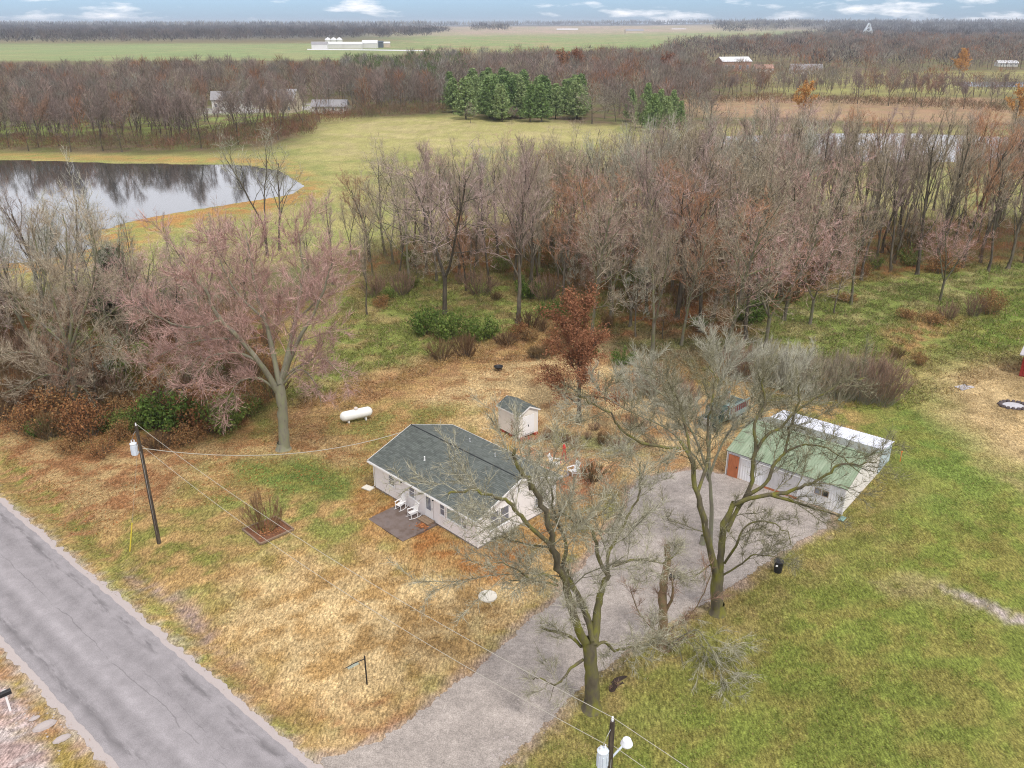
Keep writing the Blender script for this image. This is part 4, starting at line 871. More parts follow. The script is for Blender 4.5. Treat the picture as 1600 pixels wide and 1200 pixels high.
# ================================================================== YARD THINGS
tankm = mat('white_tank_paint', (.80, .80, .76), rough=.4, var=.05)
pa, pb = at(537, 664), at(577, 655); tc_ = (pa+pb)/2; tank = tag(empty('propane_tank', (tc_.x, tc_.y+.15, 0), math.atan2((pb-pa).y, (pb-pa).x)), 'long white propane tank lying on short legs in the leafy side yard', 'propane tank')
r_, hl = .48, 1.22; prof = []
Mx = Matrix.Rotation(PI/2, 3, 'Y'); prof = [(.02, -hl-.38), (.2, -hl-.34), (.36, -hl-.22), (.45, -hl-.08), (r_, -hl), (r_, hl), (.45, hl+.08), (.36, hl+.22), (.2, hl+.34), (.02, hl+.38)]
MB().lathe(prof, (0, 0, .78), 24, Mx).build('tank_body', tankm, tank, smooth=True)
MB().lathe([(.17, 0), (.19, .04), (.19, .20), (.12, .27), (.02, .29)], (0, 0, 1.22), 14).build('valve_dome', mat('tan_dome', (.62, .55, .50), rough=.6), tank)
for x_ in (-.85, .85):
    MB().box(x_-.07, x_+.07, -.3, .3, 0, .34).build('leg', tankm, tank)
e = tag(empty('fire_bowl', at(779, 579)), 'black metal fire bowl on legs alone in the dry back yard', 'fire bowl')
MB().lathe([(.12, .25), (.35, .30), (.48, .42), (.53, .52), (.48, .52), (.34, .36), (.05, .31)], (0, 0, 0), 18).build('bowl', black_m, e)
for k in range(3): a = 2.1*k+.4; MB().bar((.3*math.cos(a), .3*math.sin(a), .33), (.42*math.cos(a), .42*math.sin(a), 0), .04).build('leg', black_m, e)
p = at(762, 932); o = MB().lathe([(.62, -.1), (.62, .07), (.56, .10), (.02, .11)], (0, 0, 0), 28).build('septic_lid', concw); o.location = p; tag(o, 'round cream concrete lid lying in the tan front lawn', 'lid')
o2 = None
# adirondack chairs round a fire ring behind the house
red_p = mat('red_paint', (.62, .04, .035), rough=.45, var=.12)
def adirondack(m, name='garden_chair'):
    e = empty(name, (0, 0, 0))
    s_ = MB()
    for k in range(6): s_.bar((-.27, -.28+k*.10, .40-k*.022), (.27, -.28+k*.10, .40-k*.022), .085, .022)
    s_.build('seat', m, e); b_ = MB()
    for k in range(5): x = -.24+k*.12; b_.bar((x*.8, .24, .27), (x*1.1, .60, 1.12-.8*x*x), .105, .02)
    b_.bar((-.3, .33, .5), (.3, .33, .5), .06, .03); b_.build('backrest', m, e)
    for s in (-1, 1):
        MB().bar((s*.35, -.38, .60), (s*.35, .42, .60), .13, .025).build('armrest', m, e)
        MB().bar((s*.33, -.30, 0), (s*.33, -.30, .59), .09, .03, up=(1, 0, 0)).build('leg', m, e); MB().bar((s*.30, -.32, .34), (s*.30, .62, .02), .03, .12).build('leg', m, e)
    return e
ca = adirondack(white_tr); p = at(867, 729); ca.location = p; ca.rotation_euler = (0, 0, 1.2); tag(ca, 'white slatted garden chair left of the fire ring behind the house', 'garden chair', 'white garden chairs by the fire ring')
cb = copy_tree(ca); p = at(895, 741); cb.location = p; cb.rotation_euler = (0, 0, -1.0); cb['label'] = 'white slatted garden chair beside the dark twiggy bush, right of the fire ring'
lt_ = tag(empty('lantern_stand', at(881, 723)), 'tall red stand with bulb shaped top on splayed legs between the white chairs', 'lantern stand')
MB().lathe([(.03, 1.25), (.13, 1.34), (.17, 1.50), (.12, 1.68), (.04, 1.80), (.02, 1.9)], (0, 0, 0), 12).build('lantern', red_p, lt_)
for k in range(4): a = PI/2*k+.5; MB().bar((.07*math.cos(a), .07*math.sin(a), 1.3), (.36*math.cos(a), .36*math.sin(a), 0), .055).build('leg', red_p, lt_)
fr_e = tag(empty('fire_ring', at(879, 741)), 'ring of small stones in front of the white garden chairs', 'fire ring')
for k in range(11):
    a = 2*PI*k/11; MB().lathe([(.10, -.05), (.12, .04), (.08, .13), (.02, .15)], (.5*math.cos(a), .5*math.sin(a), 0), 6, Matrix.Rotation(k, 3, 'Z') @ Matrix.Diagonal((1.1, .8, 1))).build('stone', pale, fr_e)
# sign post on its mound
z0 = float(ground_z(at(574, 1077).x, at(574, 1077).y)); q = at(574, 1075); e = tag(empty('sign_post', (q.x, q.y, z0)), 'black post with a hanging arm on a small mound by the drive', 'post')
MB().tube([(0, 0, -.2), (0, 0, 2.0)], .045, 8).build('post', black_m, e)
MB().tube([(0, 0, 1.8), (-.55, -.12, 1.62), (-1.12, -.28, 1.35)], [.03, .025, .02], 6).build('arm', black_m, e)
sg_ = MB(); sg_.bar((-.35, -.08, 1.58), (-.95, -.22, 1.30), .02, .16); sg_.build('sign_panel', mat('pale_green_panel', (.42, .47, .40), rough=.6, var=.3, scale=9), e)
for x_ in (-.3, -.98): MB().tube([(x_, x_*.25, 1.7+x_*.3), (x_, x_*.25, 1.5+x_*.3)], .012, 5).build('hook', black_m, e)
# flower bed with crape myrtle
BD = [at(u, v) for u, v in ((379, 828), (407, 851), (459, 828), (431, 808))]
bc = sum(BD, Vector())/4; bed = tag(empty('flower_bed', bc), 'square leaf filled bed edged with timber round the multi-stemmed bush', 'flower bed')
tb = BD
MB().add([tuple(p-bc+Vector((0, 0, .05))) for p in tb], [(0, 1, 2, 3)]).build('mulch', mat('leaf_mulch', (.17, .075, .04), rough=.95, var=.4, scale=12, bump=.6), bed)
for i in range(4):
    MB().bar(tb[i]-bc+Vector((0, 0, .06)), tb[(i+1) % 4]-bc+Vector((0, 0, .06)), .12, .14).build('edging_timber', wood_w, bed)
leaves_pile('fallen_leaves', bc.x, bc.y, .06, 1.3, 420, 'rust leaves covering the timber edged bed', mat('bed_leaves', (.27, .12, .05), rough=.95, island=.5))
stm, twg = bush(640, 3.3, 3.1, 1500, -.018, 26, ramp_mat('golden_twigs', [(.17, .12, .05), (.24, .17, .07), (.28, .17, .10), (.20, .14, .08)]), mat('golden_stems', (.25, .18, .07), var=.2), stem_r=.035)
q = at(412, 830); e = tag(empty('crape_myrtle', (q.x, q.y, .03)), 'leafless multi-stemmed bush in the timber edged bed on the front lawn', 'bush'); link('stems', stm, None, e); link('twigs', twg, None, e)
# dark barrel right of the drive
e = tag(empty('rubbish_bin', at(1215, 893)), 'black round bin with a white mark beside the gravel drive', 'bin')
MB().lathe([(.26, 0), (.32, .75), (.34, .78), (.34, .84)], (0, 0, 0), 16).build('bin_body', black_m, e); MB().lathe([(.35, .85), (.33, .90), (.12, .95)], (0, 0, 0), 16).build('lid', black_m, e)
MB().box(-.30, -.16, -.33, -.30, .62, .75).build('sticker', white_tr, e)
# mailbox
q = at(16, 1110); mbx = tag(empty('mailbox', q, 2.3), 'black mailbox on a white post on the road bank', 'mailbox')
MB().box(-.055, .055, -.055, .055, -.1, 1.05).build('post', white_tr, mbx); MB().bar((0, -.3, 1.08), (0, .35, 1.08), .1, .06).build('support_arm', white_tr, mbx)
mb = MB(); vs = []
for y in (-.3, .32):
    vs += [(-.13, y, 1.12), (.13, y, 1.12)]+[(.13*math.cos(a), y, 1.27+.12*math.sin(a)) for a in np.linspace(0, PI, 8)]
n_ = 10; mb.add(vs, [tuple(range(n_)), tuple(range(2*n_-1, n_-1, -1))]+[(k, (k+1) % n_, n_+(k+1) % n_, n_+k) for k in range(n_)]); mb.build('box', black_m, mbx)
MB().box(.135, .15, -.1, .12, 1.2, 1.38).build('flag', white_tr, mbx)
# orange post right of the garage
q = at(1406, 722); e = tag(empty('marker_post', q), 'bright orange post in the grass past the lean-to', 'post'); om = mat('orange_paint', (.75, .20, .05), rough=.5)
MB().tube([(0, 0, -.05), (0, 0, .95)], .035, 8).build('post', om, e); MB().lathe([(.02, .95), (.07, .98), (.07, 1.05), (.02, 1.1)], (0, 0, 0), 8).build('cap', om, e)
q = at(1316, 811); o = MB().box(-.35, .35, -.2, .2, 0, .06).build('metal_plate', mat('teal_plate', (.20, .32, .28), var=.2)); o.location = q; o.rotation_euler = (0, 0, GRZ); tag(o, 'small teal plate on the ground at the near garage corner', 'plate')
q = at(1240, 856)
# old truck behind the garage
dg = mat('dark_green_paint', (.035, .065, .055), rough=.5, var=.3, scale=3); gg = mat('grey_green_panel', (.22, .28, .27), rough=.6, var=.2, scale=2); rbm = mat('red_brown_boards', (.16, .06, .055), rough=.9, var=.3, scale=3)
ta, tb2 = at(1118, 678), at(1168, 652); tk = tag(empty('old_truck', ta, math.atan2((tb2-ta).y, (tb2-ta).x)), 'dark green round nosed truck with slatted reddish load bed behind the garage', 'truck')
TW = 2.1
def rounded(mb, x0, x1, w, z0, z1, rad=.35, y0=0):
    sec = [(y0, z0)]+[(y0+rad-rad*math.cos(a), z1-rad+rad*math.sin(a)) for a in np.linspace(0, PI/2, 5)]+[(y0+w-rad+rad*math.sin(a), z1-rad+rad*math.cos(a)) for a in np.linspace(0, PI/2, 5)]+[(y0+w, z0)]
    n = len(sec); vs = [(x0, y, z) for y, z in sec]+[(x1, y, z) for y, z in sec]
    mb.add(vs, [tuple(range(n))[::-1], tuple(range(n, 2*n))]+[(k, (k+1) % n, n+(k+1) % n, n+k)[::-1] for k in range(n)][:]); return mb
cb_ = rounded(MB(), 1.0, 2.0, 1.9, .75, 2.15, .4, .1); cb_.build('cab', dg, tk, smooth=False)
nm = MB(); rounded(nm, -.1, 1.02, 1.25, .6, 1.45, .4, .42); nm.build('hood', dg, tk); MB().box(-.16, -.1, .55, 1.55, .65, 1.25).build('grille', metal_g, tk)
for y_ in (.0, 1.78): rounded(MB(), .05, .95, .34, .45, 1.05, .16, y_).build('fender', dg, tk)
MB().box(1.0-.025, 1.0-.003, .35, 1.75, 1.5, 1.98).build('windscreen', glass, tk)
MB().box(1.2, 1.8, .085, .098, 1.5, 1.95).build('side_window', glass, tk)
MB().lathe([(.16, 0), (.16, .04), (.02, .05)], (1.5, .09, 1.2), 5, Matrix.Rotation(PI/2, 3, 'X')).build('star_emblem', white_tr, tk)
MB().box(2.1, 5.2, 0, TW, .75, .95).build('bed_floor', gg, tk)
for y_ in (-.03, TW): 
    MB().box(2.1, 5.2, y_, y_+.05, .95, 1.30).build('side_panel', gg, tk); MB().box(2.1, 5.2, y_, y_+.05, 1.95, 2.15).build('top_rail', gg, tk)
    for k in range(9): MB().box(2.15+k*.34, 2.38+k*.34, y_+.01, y_+.04, 1.302, 1.948).build('slat', rbm, tk)
for y_ in (.1, .55, 1.0, 1.45, 1.8): MB().box(2.05, 2.09, y_, y_+.25, .95, 2.1).build('front_slat', rbm, tk)
MB().box(5.2, 5.25, 0, TW, .95, 1.7).build('tailgate', gg, tk)
for x_, y_ in ((.5, .02), (.5, TW-.22), (4.2, .02), (4.2, TW-.22)):
    w_ = MB().lathe([(.2, 0), (.42, .02), (.45, .1), (.42, .2), (.2, .22)], (x_, y_+.22, .43), 16, Matrix.Rotation(PI/2, 3, 'X')).build('wheel', black_m, tk); MB().lathe([(.18, 0), (.12, .03), (.02, .04)], (x_, y_+.01, .43), 12, Matrix.Rotation(PI/2, 3, 'X')).build('hub', metal_g, w_)
# red barn at the right edge
def rmat(*a, **k): return mat(*a, **k)
redw = mat('red_barn_boards', (.30, .035, .03), rough=.8, var=.2, scale=3, grain=(3, 3, .3)); greyr = mat('grey_sheet_roof', (.42, .40, .42), rough=.6, var=.15)
def gable_house(kind, loc, rz, L_, W_, he, hr, m_w, m_r, label, cat, windows=(), door=None, over=.35):
    e = tag(empty(kind, loc, rz), label, cat)
    w_ = MB().box(0, L_, 0, W_, -.3, he); w_.add([(0, 0, he), (0, W_, he), (0, W_/2, hr-.1), (L_, 0, he), (L_, W_, he), (L_, W_/2, hr-.1)], [(2, 1, 0), (3, 4, 5), (0, 3, 5, 2), (1, 2, 5, 4)]); w_.build('wall', m_w, e)
    r_ = MB(); s_ = (hr-he)/(W_/2)
    for y0, y1 in ((-over, W_/2), (W_+over, W_/2)):
        z0 = he-s_*over; r_.add([(-over, y0, z0), (L_+over, y0, z0), (L_+over, y1, hr), (-over, y1, hr), (-over, y0, z0-.12), (L_+over, y0, z0-.12), (L_+over, y1, hr-.12), (-over, y1, hr-.12)], [(0, 1, 2, 3), (7, 6, 5, 4), (0, 4, 5, 1), (1, 5, 6, 2), (2, 6, 7, 3), (3, 7, 4, 0)])
    r_.build('roof', m_r, e)
    for x_, z_, ww, hh in windows: 
        f_ = MB().box(x_-.1, x_+ww+.1, -.08, -.01, z_-.1, z_+hh+.1).build('window', white_tr, e); MB().box(x_, x_+ww, -.10, -.082, z_, z_+hh).build('pane', glass, f_)
    if door: MB().box(door[0], door[0]+door[1], -.07, -.01, 0, door[2]).build('door', door[3], e)
    return e
q = at(1592, 586); gb = gable_house('red_barn', q, R(-40), 4.2, 5.5, 2.6, 3.9, redw, greyr, 'red board shed with a grey sheet roof at the right edge of the dry clearing', 'shed', door=(1.2, 1.6, 2.1, white_tr))
for k in range(14): MB().box(.02+k*.3, .28+k*.3, -.03, -.008, 0, 2.5).build('wall_board', redw, gb)
# burn ring with ash at the right
q = at(1583, 634); e = tag(empty('ash_pit', q), 'low stone ring filled with white ash in the dry clearing at right', 'fire pit')
for k in range(16):
    a = 2*PI*k/16; MB().lathe([(.2, -.1), (.24, .08), (.16, .22), (.03, .25)], (1.25*math.cos(a), .95*math.sin(a), 0), 6, Matrix.Rotation(k*1.3, 3, 'Z') @ Matrix.Diagonal((1.1, .75, 1))).build('stone', mat('sooty_stone', (.10, .08, .08), var=.4), e)
MB().lathe([(1.12, 0), (1.0, .06), (.02, .12)], (0, 0, 0), 20, Matrix.Diagonal((1, .76, 1))).build('ash', mat('white_ash', (.44, .43, .45), var=.15, scale=4), e)
q = at(1507, 605); o = MB().box(-.9, .9, -.5, .5, -.05, .05).build('metal_sheet', mat('lilac_grey_sheet', (.40, .39, .42), var=.2, scale=2)); o.location = q; o.rotation_euler = (0, 0, .4); tag(o, 'pale lilac grey sheet lying flat in the dry clearing', 'sheet')
# ================================================================== LARGE TREES MEASURED ONE BY ONE
def hero(base_px, label, kind, m_w, m_t, limbs, r0, seed, twn, twl, tww, up=.15, spread=.75, kids=(7, 5, 0), ml=3, clen=.45, sub=2, cat='tree', H=15, flare=True, extra_src=1.0, ang=.75):
    """limbs: list of (radius at start, radius at end, [(u, v, metres behind the foot), ...]) read off the photograph"""
    B = at(*base_px); z0 = float(ground_z(B.x, B.y)); T = Tree(seed); e = tag(empty(kind, (B.x, B.y, z0)), label, cat)
    sp_ = spec(kids=[kids[0], kids[0], kids[1], kids[2]], segs=[6, 5, 4, 3], up=[.03, .08, .06, .05], ang=[ang, ang, .7, .6], len=[clen, clen, .5, .5], t0=[.25, .15, .15, .2], wig=[.08, .16, .2, .2], rad=[.35, .4, .5, .5])
    for L_ in limbs:
        ra, rb, P = L_[:3]; kd = L_[3] if len(L_) > 3 else None
        pts = [on_depth(u, v, B.y+o)-Vector((B.x, B.y, z0)) for u, v, o in P]
        # smooth through the measured points
        q = []
        for i in range(len(pts)-1):
            a = pts[max(i-1, 0)]; b_, c_ = pts[i], pts[i+1]; d_ = pts[min(i+2, len(pts)-1)]
            for t in (0, .25, .5, .75): q.append(.5*((2*b_)+(c_-a)*t+(2*a-5*b_+4*c_-d_)*t*t+(3*b_-3*c_+d_-a)*t**3)+Vector([T.r.gauss(0, .012*(1+i)) for _ in range(3)]))
        q.append(pts[-1]); L = sum((q[i+1]-q[i]).length for i in range(len(q)-1)); arr = np.array([tuple(x) for x in q])
        K = len(arr); rad = ra+(rb-ra)*np.linspace(0, 1, K)**.9; rad *= 1+.06*T.n.normal(size=K); T.wood.append((arr, rad, 10 if ra > .12 else 7))
        if kd == 0: continue
        T.src.append((arr, 1)); s2 = dict(sp_); s2['kids'] = [kd or kids[0], kd or kids[0], kids[1], kids[2]]
        T.kids(arr, L*.9, min(ra, .15)*.75, 1, ml, s2)
    if flare: T.flare(r0, H*.05, 12)
    T.twigs(twn, twl, tww, spread, up, lvs=(1, 2, 3), sub=sub)
    tr, cr_ = T.meshes(m_w, m_t); link('trunk', tr, None, e); link('crown', cr_, None, e); return e

hero((924, 1108), 'big mossy forked bare tree standing at the drive edge beside the bottom utility pole', 'bare_tree', bark_m, tw_moss, [
 (.42, .34, [(925, 1108, 0), (925, 1060, 0), (921, 1020, 0), (919, 1000, 0)], 0),
 (.24, .09, [(918, 1010, 0), (905, 985, -.3), (894, 955, -.6), (882, 909, -1), (870, 879, -1.2), (861, 835, -1.3), (849, 800, -1.5), (832, 765, -1.6), (812, 735, -1.8), (806, 700, -1.6)], 9),
 (.13, .05, [(872, 885, -1.1), (858, 850, -1.6), (820, 815, -2.2), (800, 790, -2.5), (772, 777, -2.8), (735, 765, -3.0), (700, 772, -3.2)], 9),
 (.20, .13, [(926, 1000, 0), (918, 965, .5), (906, 936, .8), (890, 905, 1.0), (880, 880, 1.1)], 2),
 (.12, .03, [(880, 880, 1.1), (885, 850, 1.5), (868, 810, 1.7), (862, 770, 2), (850, 730, 2.2)], 8),
 (.26, .13, [(928, 1005, 0), (933, 960, .6), (940, 925, 1), (951, 898, 1.2)], 2),
 (.12, .05, [(950, 900, 1.2), (936, 876, 1.3), (930, 840, 1.4), (918, 816, 1.2), (890, 812, .8), (872, 790, .4)], 7),
 (.12, .03, [(951, 900, 1.2), (950, 868, 1.6), (969, 831, 2.2), (985, 800, 2.6), (1000, 765, 3), (1002, 720, 3.2)], 8),
 (.09, .03, [(957, 885, 1.3), (996, 873, 1.5), (1035, 879, 1.8), (1060, 862, 2.0)], 7),
 (.11, .03, [(929, 1010, 0), (945, 1003, .3), (962, 1017, .6), (990, 1010, .9), (1006, 1011, 1.2), (1030, 990, 1.4)], 8),
 (.09, .03, [(912, 1030, 0), (893, 1044, -.3), (880, 1060, -.5), (866, 1070, -.6), (845, 1062, -.7), (832, 1060, -.8)], 4),
 (.02, .01, [(866, 1070, -.6), (862, 1085, -.6), (858, 1098, -.6)], 0),
 (.10, .06, [(908, 1010, 0), (893, 996, -.4), (872, 988, -.7), (845, 980, -1)], 2),
 (.08, .02, [(870, 908, -1), (850, 897, -1.4), (828, 903, -1.6), (800, 885, -2), (774, 879, -2.2)], 6),
 (.06, .02, [(872, 915, -1), (840, 908, -1), (795, 907, -1)], 6),
 (.07, .02, [(862, 855, -1.2), (820, 850, -1.4), (780, 838, -1.8)], 6),
], .42, 900, 12500, .64, .025, up=.2, spread=1.15, kids=(9, 6, 0), clen=.52)

hero((1121, 958), 'wide mossy bare tree leaning its limbs over the garage, right of the drive', 'bare_tree', bark_m, tw_moss, [
 (.40, .36, [(1121, 958, 0), (1120, 925, 0), (1122, 890, 0)], 0),
 (.24, .10, [(1121, 905, 0), (1108, 850, -.6), (1098, 800, -.8), (1087, 760, -.6), (1080, 715, 0), (1063, 690, .6)], 3),
 (.10, .03, [(1063, 700, .6), (1030, 698, .2), (995, 688, -.3), (970, 670, -.8), (955, 648, -1.2), (930, 632, -1.6), (905, 620, -2)], 9),
 (.09, .03, [(1080, 720, 0), (1072, 670, .8), (1060, 630, 1.4), (1048, 605, 1.8), (1042, 570, 2.2)], 9),
 (.11, .03, [(1090, 770, -.4), (1107, 715, 1), (1104, 680, 1.6), (1110, 640, 2), (1116, 600, 2.6), (1110, 570, 3)], 9),
 (.26, .16, [(1124, 892, 0), (1128, 850, .3), (1132, 819, .6), (1147, 785, .8)], 2),
 (.15, .03, [(1147, 788, .8), (1181, 776, .4), (1220, 771, 0), (1251, 761, -.4), (1276, 751, -.8), (1305, 731, -1.2), (1334, 725, -1.4), (1370, 722, -1.6)], 9),
 (.12, .025, [(1205, 773, .12), (1240, 783, -.3), (1265, 792, -.6), (1300, 802, -.8), (1312, 808, -.9)], 5),
 (.17, .10, [(1135, 830, .6), (1150, 800, 1), (1172, 762, 1.2), (1177, 717, 1.5), (1182, 690, 1.7)], 3),
 (.11, .03, [(1182, 692, 1.7), (1179, 662, 2), (1196, 630, 2.4), (1190, 600, 2.8), (1200, 575, 3.2)], 9),
 (.11, .04, [(1178, 712, 1.55), (1196, 682, 1.8), (1220, 668, 2), (1237, 648, 2.2), (1270, 625, 2.6), (1310, 600, 3), (1350, 590, 3.2)], 9),
 (.13, .05, [(1166, 775, 1.15), (1197, 755, 1.2), (1210, 724, 1.6), (1224, 708, 1.8), (1235, 672, 2.2), (1244, 640, 2.6), (1250, 600, 3)], 8),
 (.08, .02, [(1224, 708, 1.8), (1251, 696, 1.8), (1282, 697, 1.6), (1318, 717, 1.4), (1345, 740, 1.2)], 7),
 (.09, .02, [(1132, 880, 0), (1150, 852, -.6), (1165, 822, -.8), (1197, 815, -1), (1224, 828, -1.2), (1236, 850, -1.3)], 6),
 (.07, .02, [(1128, 900, 0), (1160, 880, -.6), (1178, 868, -1), (1210, 870, -1.4), (1250, 878, -1.6)], 5),
 (.05, .02, [(1112, 880, 0), (1085, 900, -.5), (1060, 905, -1)], 5),
], .40, 901, 12000, .62, .024, up=.25, spread=1.1, kids=(8, 6, 0), clen=.42)
# pale crown standing above the truck and the thicket, second tree of the clump
hero((1097, 850), 'pale grey fine-twigged bare tree rising behind the drive in front of the truck', 'bare_tree', bark_p, tw_grey, [
 (.16, .12, [(1110, 848, 0), (1112, 790, 0), (1108, 740, .3)], 0),
 (.10, .03, [(1108, 745, .3), (1085, 680, .8), (1050, 630, 1.5), (1020, 605, 2), (1002, 580, 2.6)], 10),
 (.10, .03, [(1108, 745, .3), (1110, 670, 1), (1120, 620, 1.6), (1130, 580, 2.2), (1126, 550, 2.8)], 10),
 (.10, .03, [(1108, 745, .3), (1130, 690, .6), (1170, 640, 1.2), (1215, 610, 2), (1245, 585, 2.6)], 10),
 (.08, .02, [(1108, 752, .3), (1088, 715, .5), (1040, 670, .4), (980, 640, .2), (935, 610, 0)], 9),
], .16, 902, 11000, .7, .026, up=.4, spread=.85, kids=(10, 7, 0), clen=.47)

hero((443, 703), 'massive spreading bare tree with pinkish twigs between the house and the road wood', 'bare_tree', bark_p, tw_pink, [
 (.52, .40, [(444, 703, 0), (443, 670, 0), (441, 637, 0), (436, 600, 0)], 0),
 (.26, .06, [(434, 612, 0), (405, 565, -1), (375, 530, -1.5), (345, 500, -2), (325, 465, -2.5), (300, 425, -3), (285, 395, -3)], 11),
 (.26, .05, [(437, 600, 0), (425, 545, .5), (415, 500, 1), (402, 460, 1.5), (392, 415, 2), (385, 365, 2.5)], 11),
 (.28, .05, [(438, 600, 0), (452, 545, 1), (462, 500, 1.8), (470, 450, 2.4), (472, 405, 3), (465, 360, 3.4)], 11),
 (.20, .04, [(443, 590, 0), (465, 535, -.6), (490, 490, -1), (508, 450, -1.5), (522, 405, -2)], 11),
 (.12, .03, [(443, 600, 0), (465, 578, -1), (487, 590, -1.4), (502, 630, -1.6)], 8),
 (.13, .03, [(442, 590, 0), (475, 568, -.6), (505, 560, -1.2), (538, 590, -1.5)], 8),
 (.12, .03, [(432, 610, 0), (402, 590, -1), (370, 600, -1.6), (352, 640, -1.9)], 8),
 (.14, .03, [(405, 565, -1), (370, 552, -1.6), (325, 560, -2), (300, 600, -2.3)], 9),
 (.13, .03, [(345, 500, -2), (300, 512, -2.6), (255, 500, -3), (222, 478, -3.2)], 10),
 (.12, .03, [(375, 530, -1.5), (330, 530, 0), (280, 540, .6), (240, 560, 1)], 9),
 (.12, .03, [(462, 500, 1.8), (495, 470, 2.4), (515, 430, 3)], 9),
 (.12, .03, [(415, 500, 1), (372, 460, 2), (345, 410, 3), (335, 370, 3.4)], 10),
], .52, 903, 15000, .95, .034, up=.35, spread=.85, kids=(10, 7, 0), clen=.46)

hero((122, 650), 'large grey bare tree with drooping lower limbs, leftmost of the roadside wood', 'bare_tree', bark, tw_tan, [
 (.34, .24, [(122, 650, 0), (116, 610, 0), (112, 570, 0), (108, 535, 0)], 0),
 (.18, .03, [(110, 560, 0), (95, 510, .5), (80, 460, 1), (62, 410, 1.5), (50, 350, 2)], 10),
 (.18, .03, [(108, 540, 0), (112, 490, .4), (100, 440, .8), (105, 390, 1.2), (98, 335, 1.6)], 10),
 (.16, .03, [(110, 545, 0), (130, 490, -.3), (145, 440, -.6), (150, 390, -.9), (140, 350, -1)], 9),
 (.12, .03, [(108, 580, 0), (70, 560, -1), (30, 550, -1.6), (-15, 560, -2)], 9),
 (.12, .03, [(110, 590, 0), (75, 585, -.6), (40, 600, -1), (5, 615, -1.3)], 8),
 (.11, .03, [(112, 560, 0), (150, 540, -.8), (180, 545, -1.2), (205, 560, -1.5)], 8),
 (.12, .03, [(108, 545, 0), (60, 500, .3), (20, 460, .6), (-10, 420, 1)], 10),
 (.11, .03, [(114, 600, 0), (135, 610, -.5), (150, 635, -.8)], 5),
 (.11, .03, [(110, 555, 0), (160, 500, 0), (195, 470, .5), (215, 430, .8)], 8),
], .34, 904, 7000, .9, .030, up=.4, spread=.85, kids=(8, 6, 0), clen=.42)

# broken dead trunk wrapped in creeper, with its fallen and drooping boughs
hero((1038, 1012), 'broken dead snag wrapped in brown creeper between the two mossy trees', 'dead_snag', mat('dead_wood', (.26, .17, .10), rough=.95, var=.35, scale=4, bump=.7, col2=(.14, .12, .06)), tw_red, [
 (.30, .22, [(1034, 1015, 0), (1036, 970, 0), (1035, 930, 0), (1038, 900, .1)], 3),
 (.22, .17, [(1038, 900, .1), (1043, 875, .2), (1042, 852, .2)], 2),
 (.12, .05, [(1038, 960, 0), (1052, 930, -.3), (1050, 905, -.4)], 4),
 (.05, .02, [(1040, 985, 0), (1075, 965, -.3), (1100, 925, -.6), (1115, 880, -.8)], 5),
 (.05, .02, [(1036, 1000, 0), (1000, 960, .3), (985, 920, .5)], 5),
 (.04, .02, [(1034, 1005, 0), (1060, 1000, -.8), (1085, 990, -1.2)], 5),
], .34, 905, 900, .6, .020, kids=(5, 3, 0), clen=.35, H=6, cat='dead tree')
q = at(1052, 1000); nb = on_depth(1050, 902, q.y-.2); o = MB().lathe([(.03, -.2), (.15, -.15), (.19, 0), (.15, .15), (.03, .2)], tuple(nb), 12).build('bird_feeder', black_m); tag(o, 'small dark round feeder hanging beside the broken snag', 'bird feeder')
hero((1092, 1040), 'fallen leafless bough spraying pale twigs over the grass right of the snag', 'fallen_bough', bark, tw_moss, [
 (.035, .012, [(1050, 1010, .6), (1075, 1000, .3), (1095, 1040, -.2), (1092, 1075, -.7), (1060, 1120, -1.4)], 9),
 (.04, .012, [(1050, 1005, .6), (1085, 985, 0), (1110, 1010, -.4), (1130, 1060, -1.2), (1150, 1110, -2)], 9),
 (.035, .012, [(1085, 1000, .2), (1120, 1030, -.2), (1160, 1070, -.8)], 9),
 (.03, .012, [(1060, 1010, .5), (1070, 1070, -.4), (1050, 1150, -1.9)], 9),
 (.05, .015, [(1100, 1020, 0), (1140, 1080, -.9), (1175, 1100, -1.2)], 8), (.05, .015, [(1095, 1060, -.5), (1110, 1120, -1.5), (1120, 1165, -2.2)], 8),
 (.03, .012, [(1020, 1015, .6), (1010, 1050, .2), (1000, 1090, -.8)], 7),
], .05, 906, 3800, .7, .020, up=-.25, spread=.6, kids=(10, 5, 0), clen=.5, flare=False, cat='bough')
hero((958, 1085), 'dark rotten log pile at the foot of the big mossy tree', 'rotten_stump', mat('charred_wood', (.05, .035, .028), rough=.95, var=.4, scale=5, bump=.8), tw_red, [
 (.34, .24, [(940, 1092, .3), (955, 1080, .5), (975, 1070, .9)], 0), (.26, .16, [(952, 1075, .8), (968, 1062, 1.2), (985, 1062, 1.3)], 0), (.22, .14, [(950, 1088, .2), (962, 1068, .4)], 2)
], .2, 907, 60, .35, .016, flare=False, cat='stump')

hero((904, 657), 'rust leaved ornamental tree with dense upright crown behind the white shed', 'rust_leaved_tree', bark, tw_red, [
 (.20, .16, [(904, 657, 0), (903, 640, 0), (902, 622, 0)], 0),
], .2, 908, 10, .3, .01, kids=(1, 1, 0)) if False else None
q = at(904, 657); H_ = height(904, 657, 476)
place('rust_leaved_tree', P_PEAR, q.x, q.y, H_, 12, 'rust leaved tree with dense upright crown behind the white shed', rz=.4, wide=1.12)

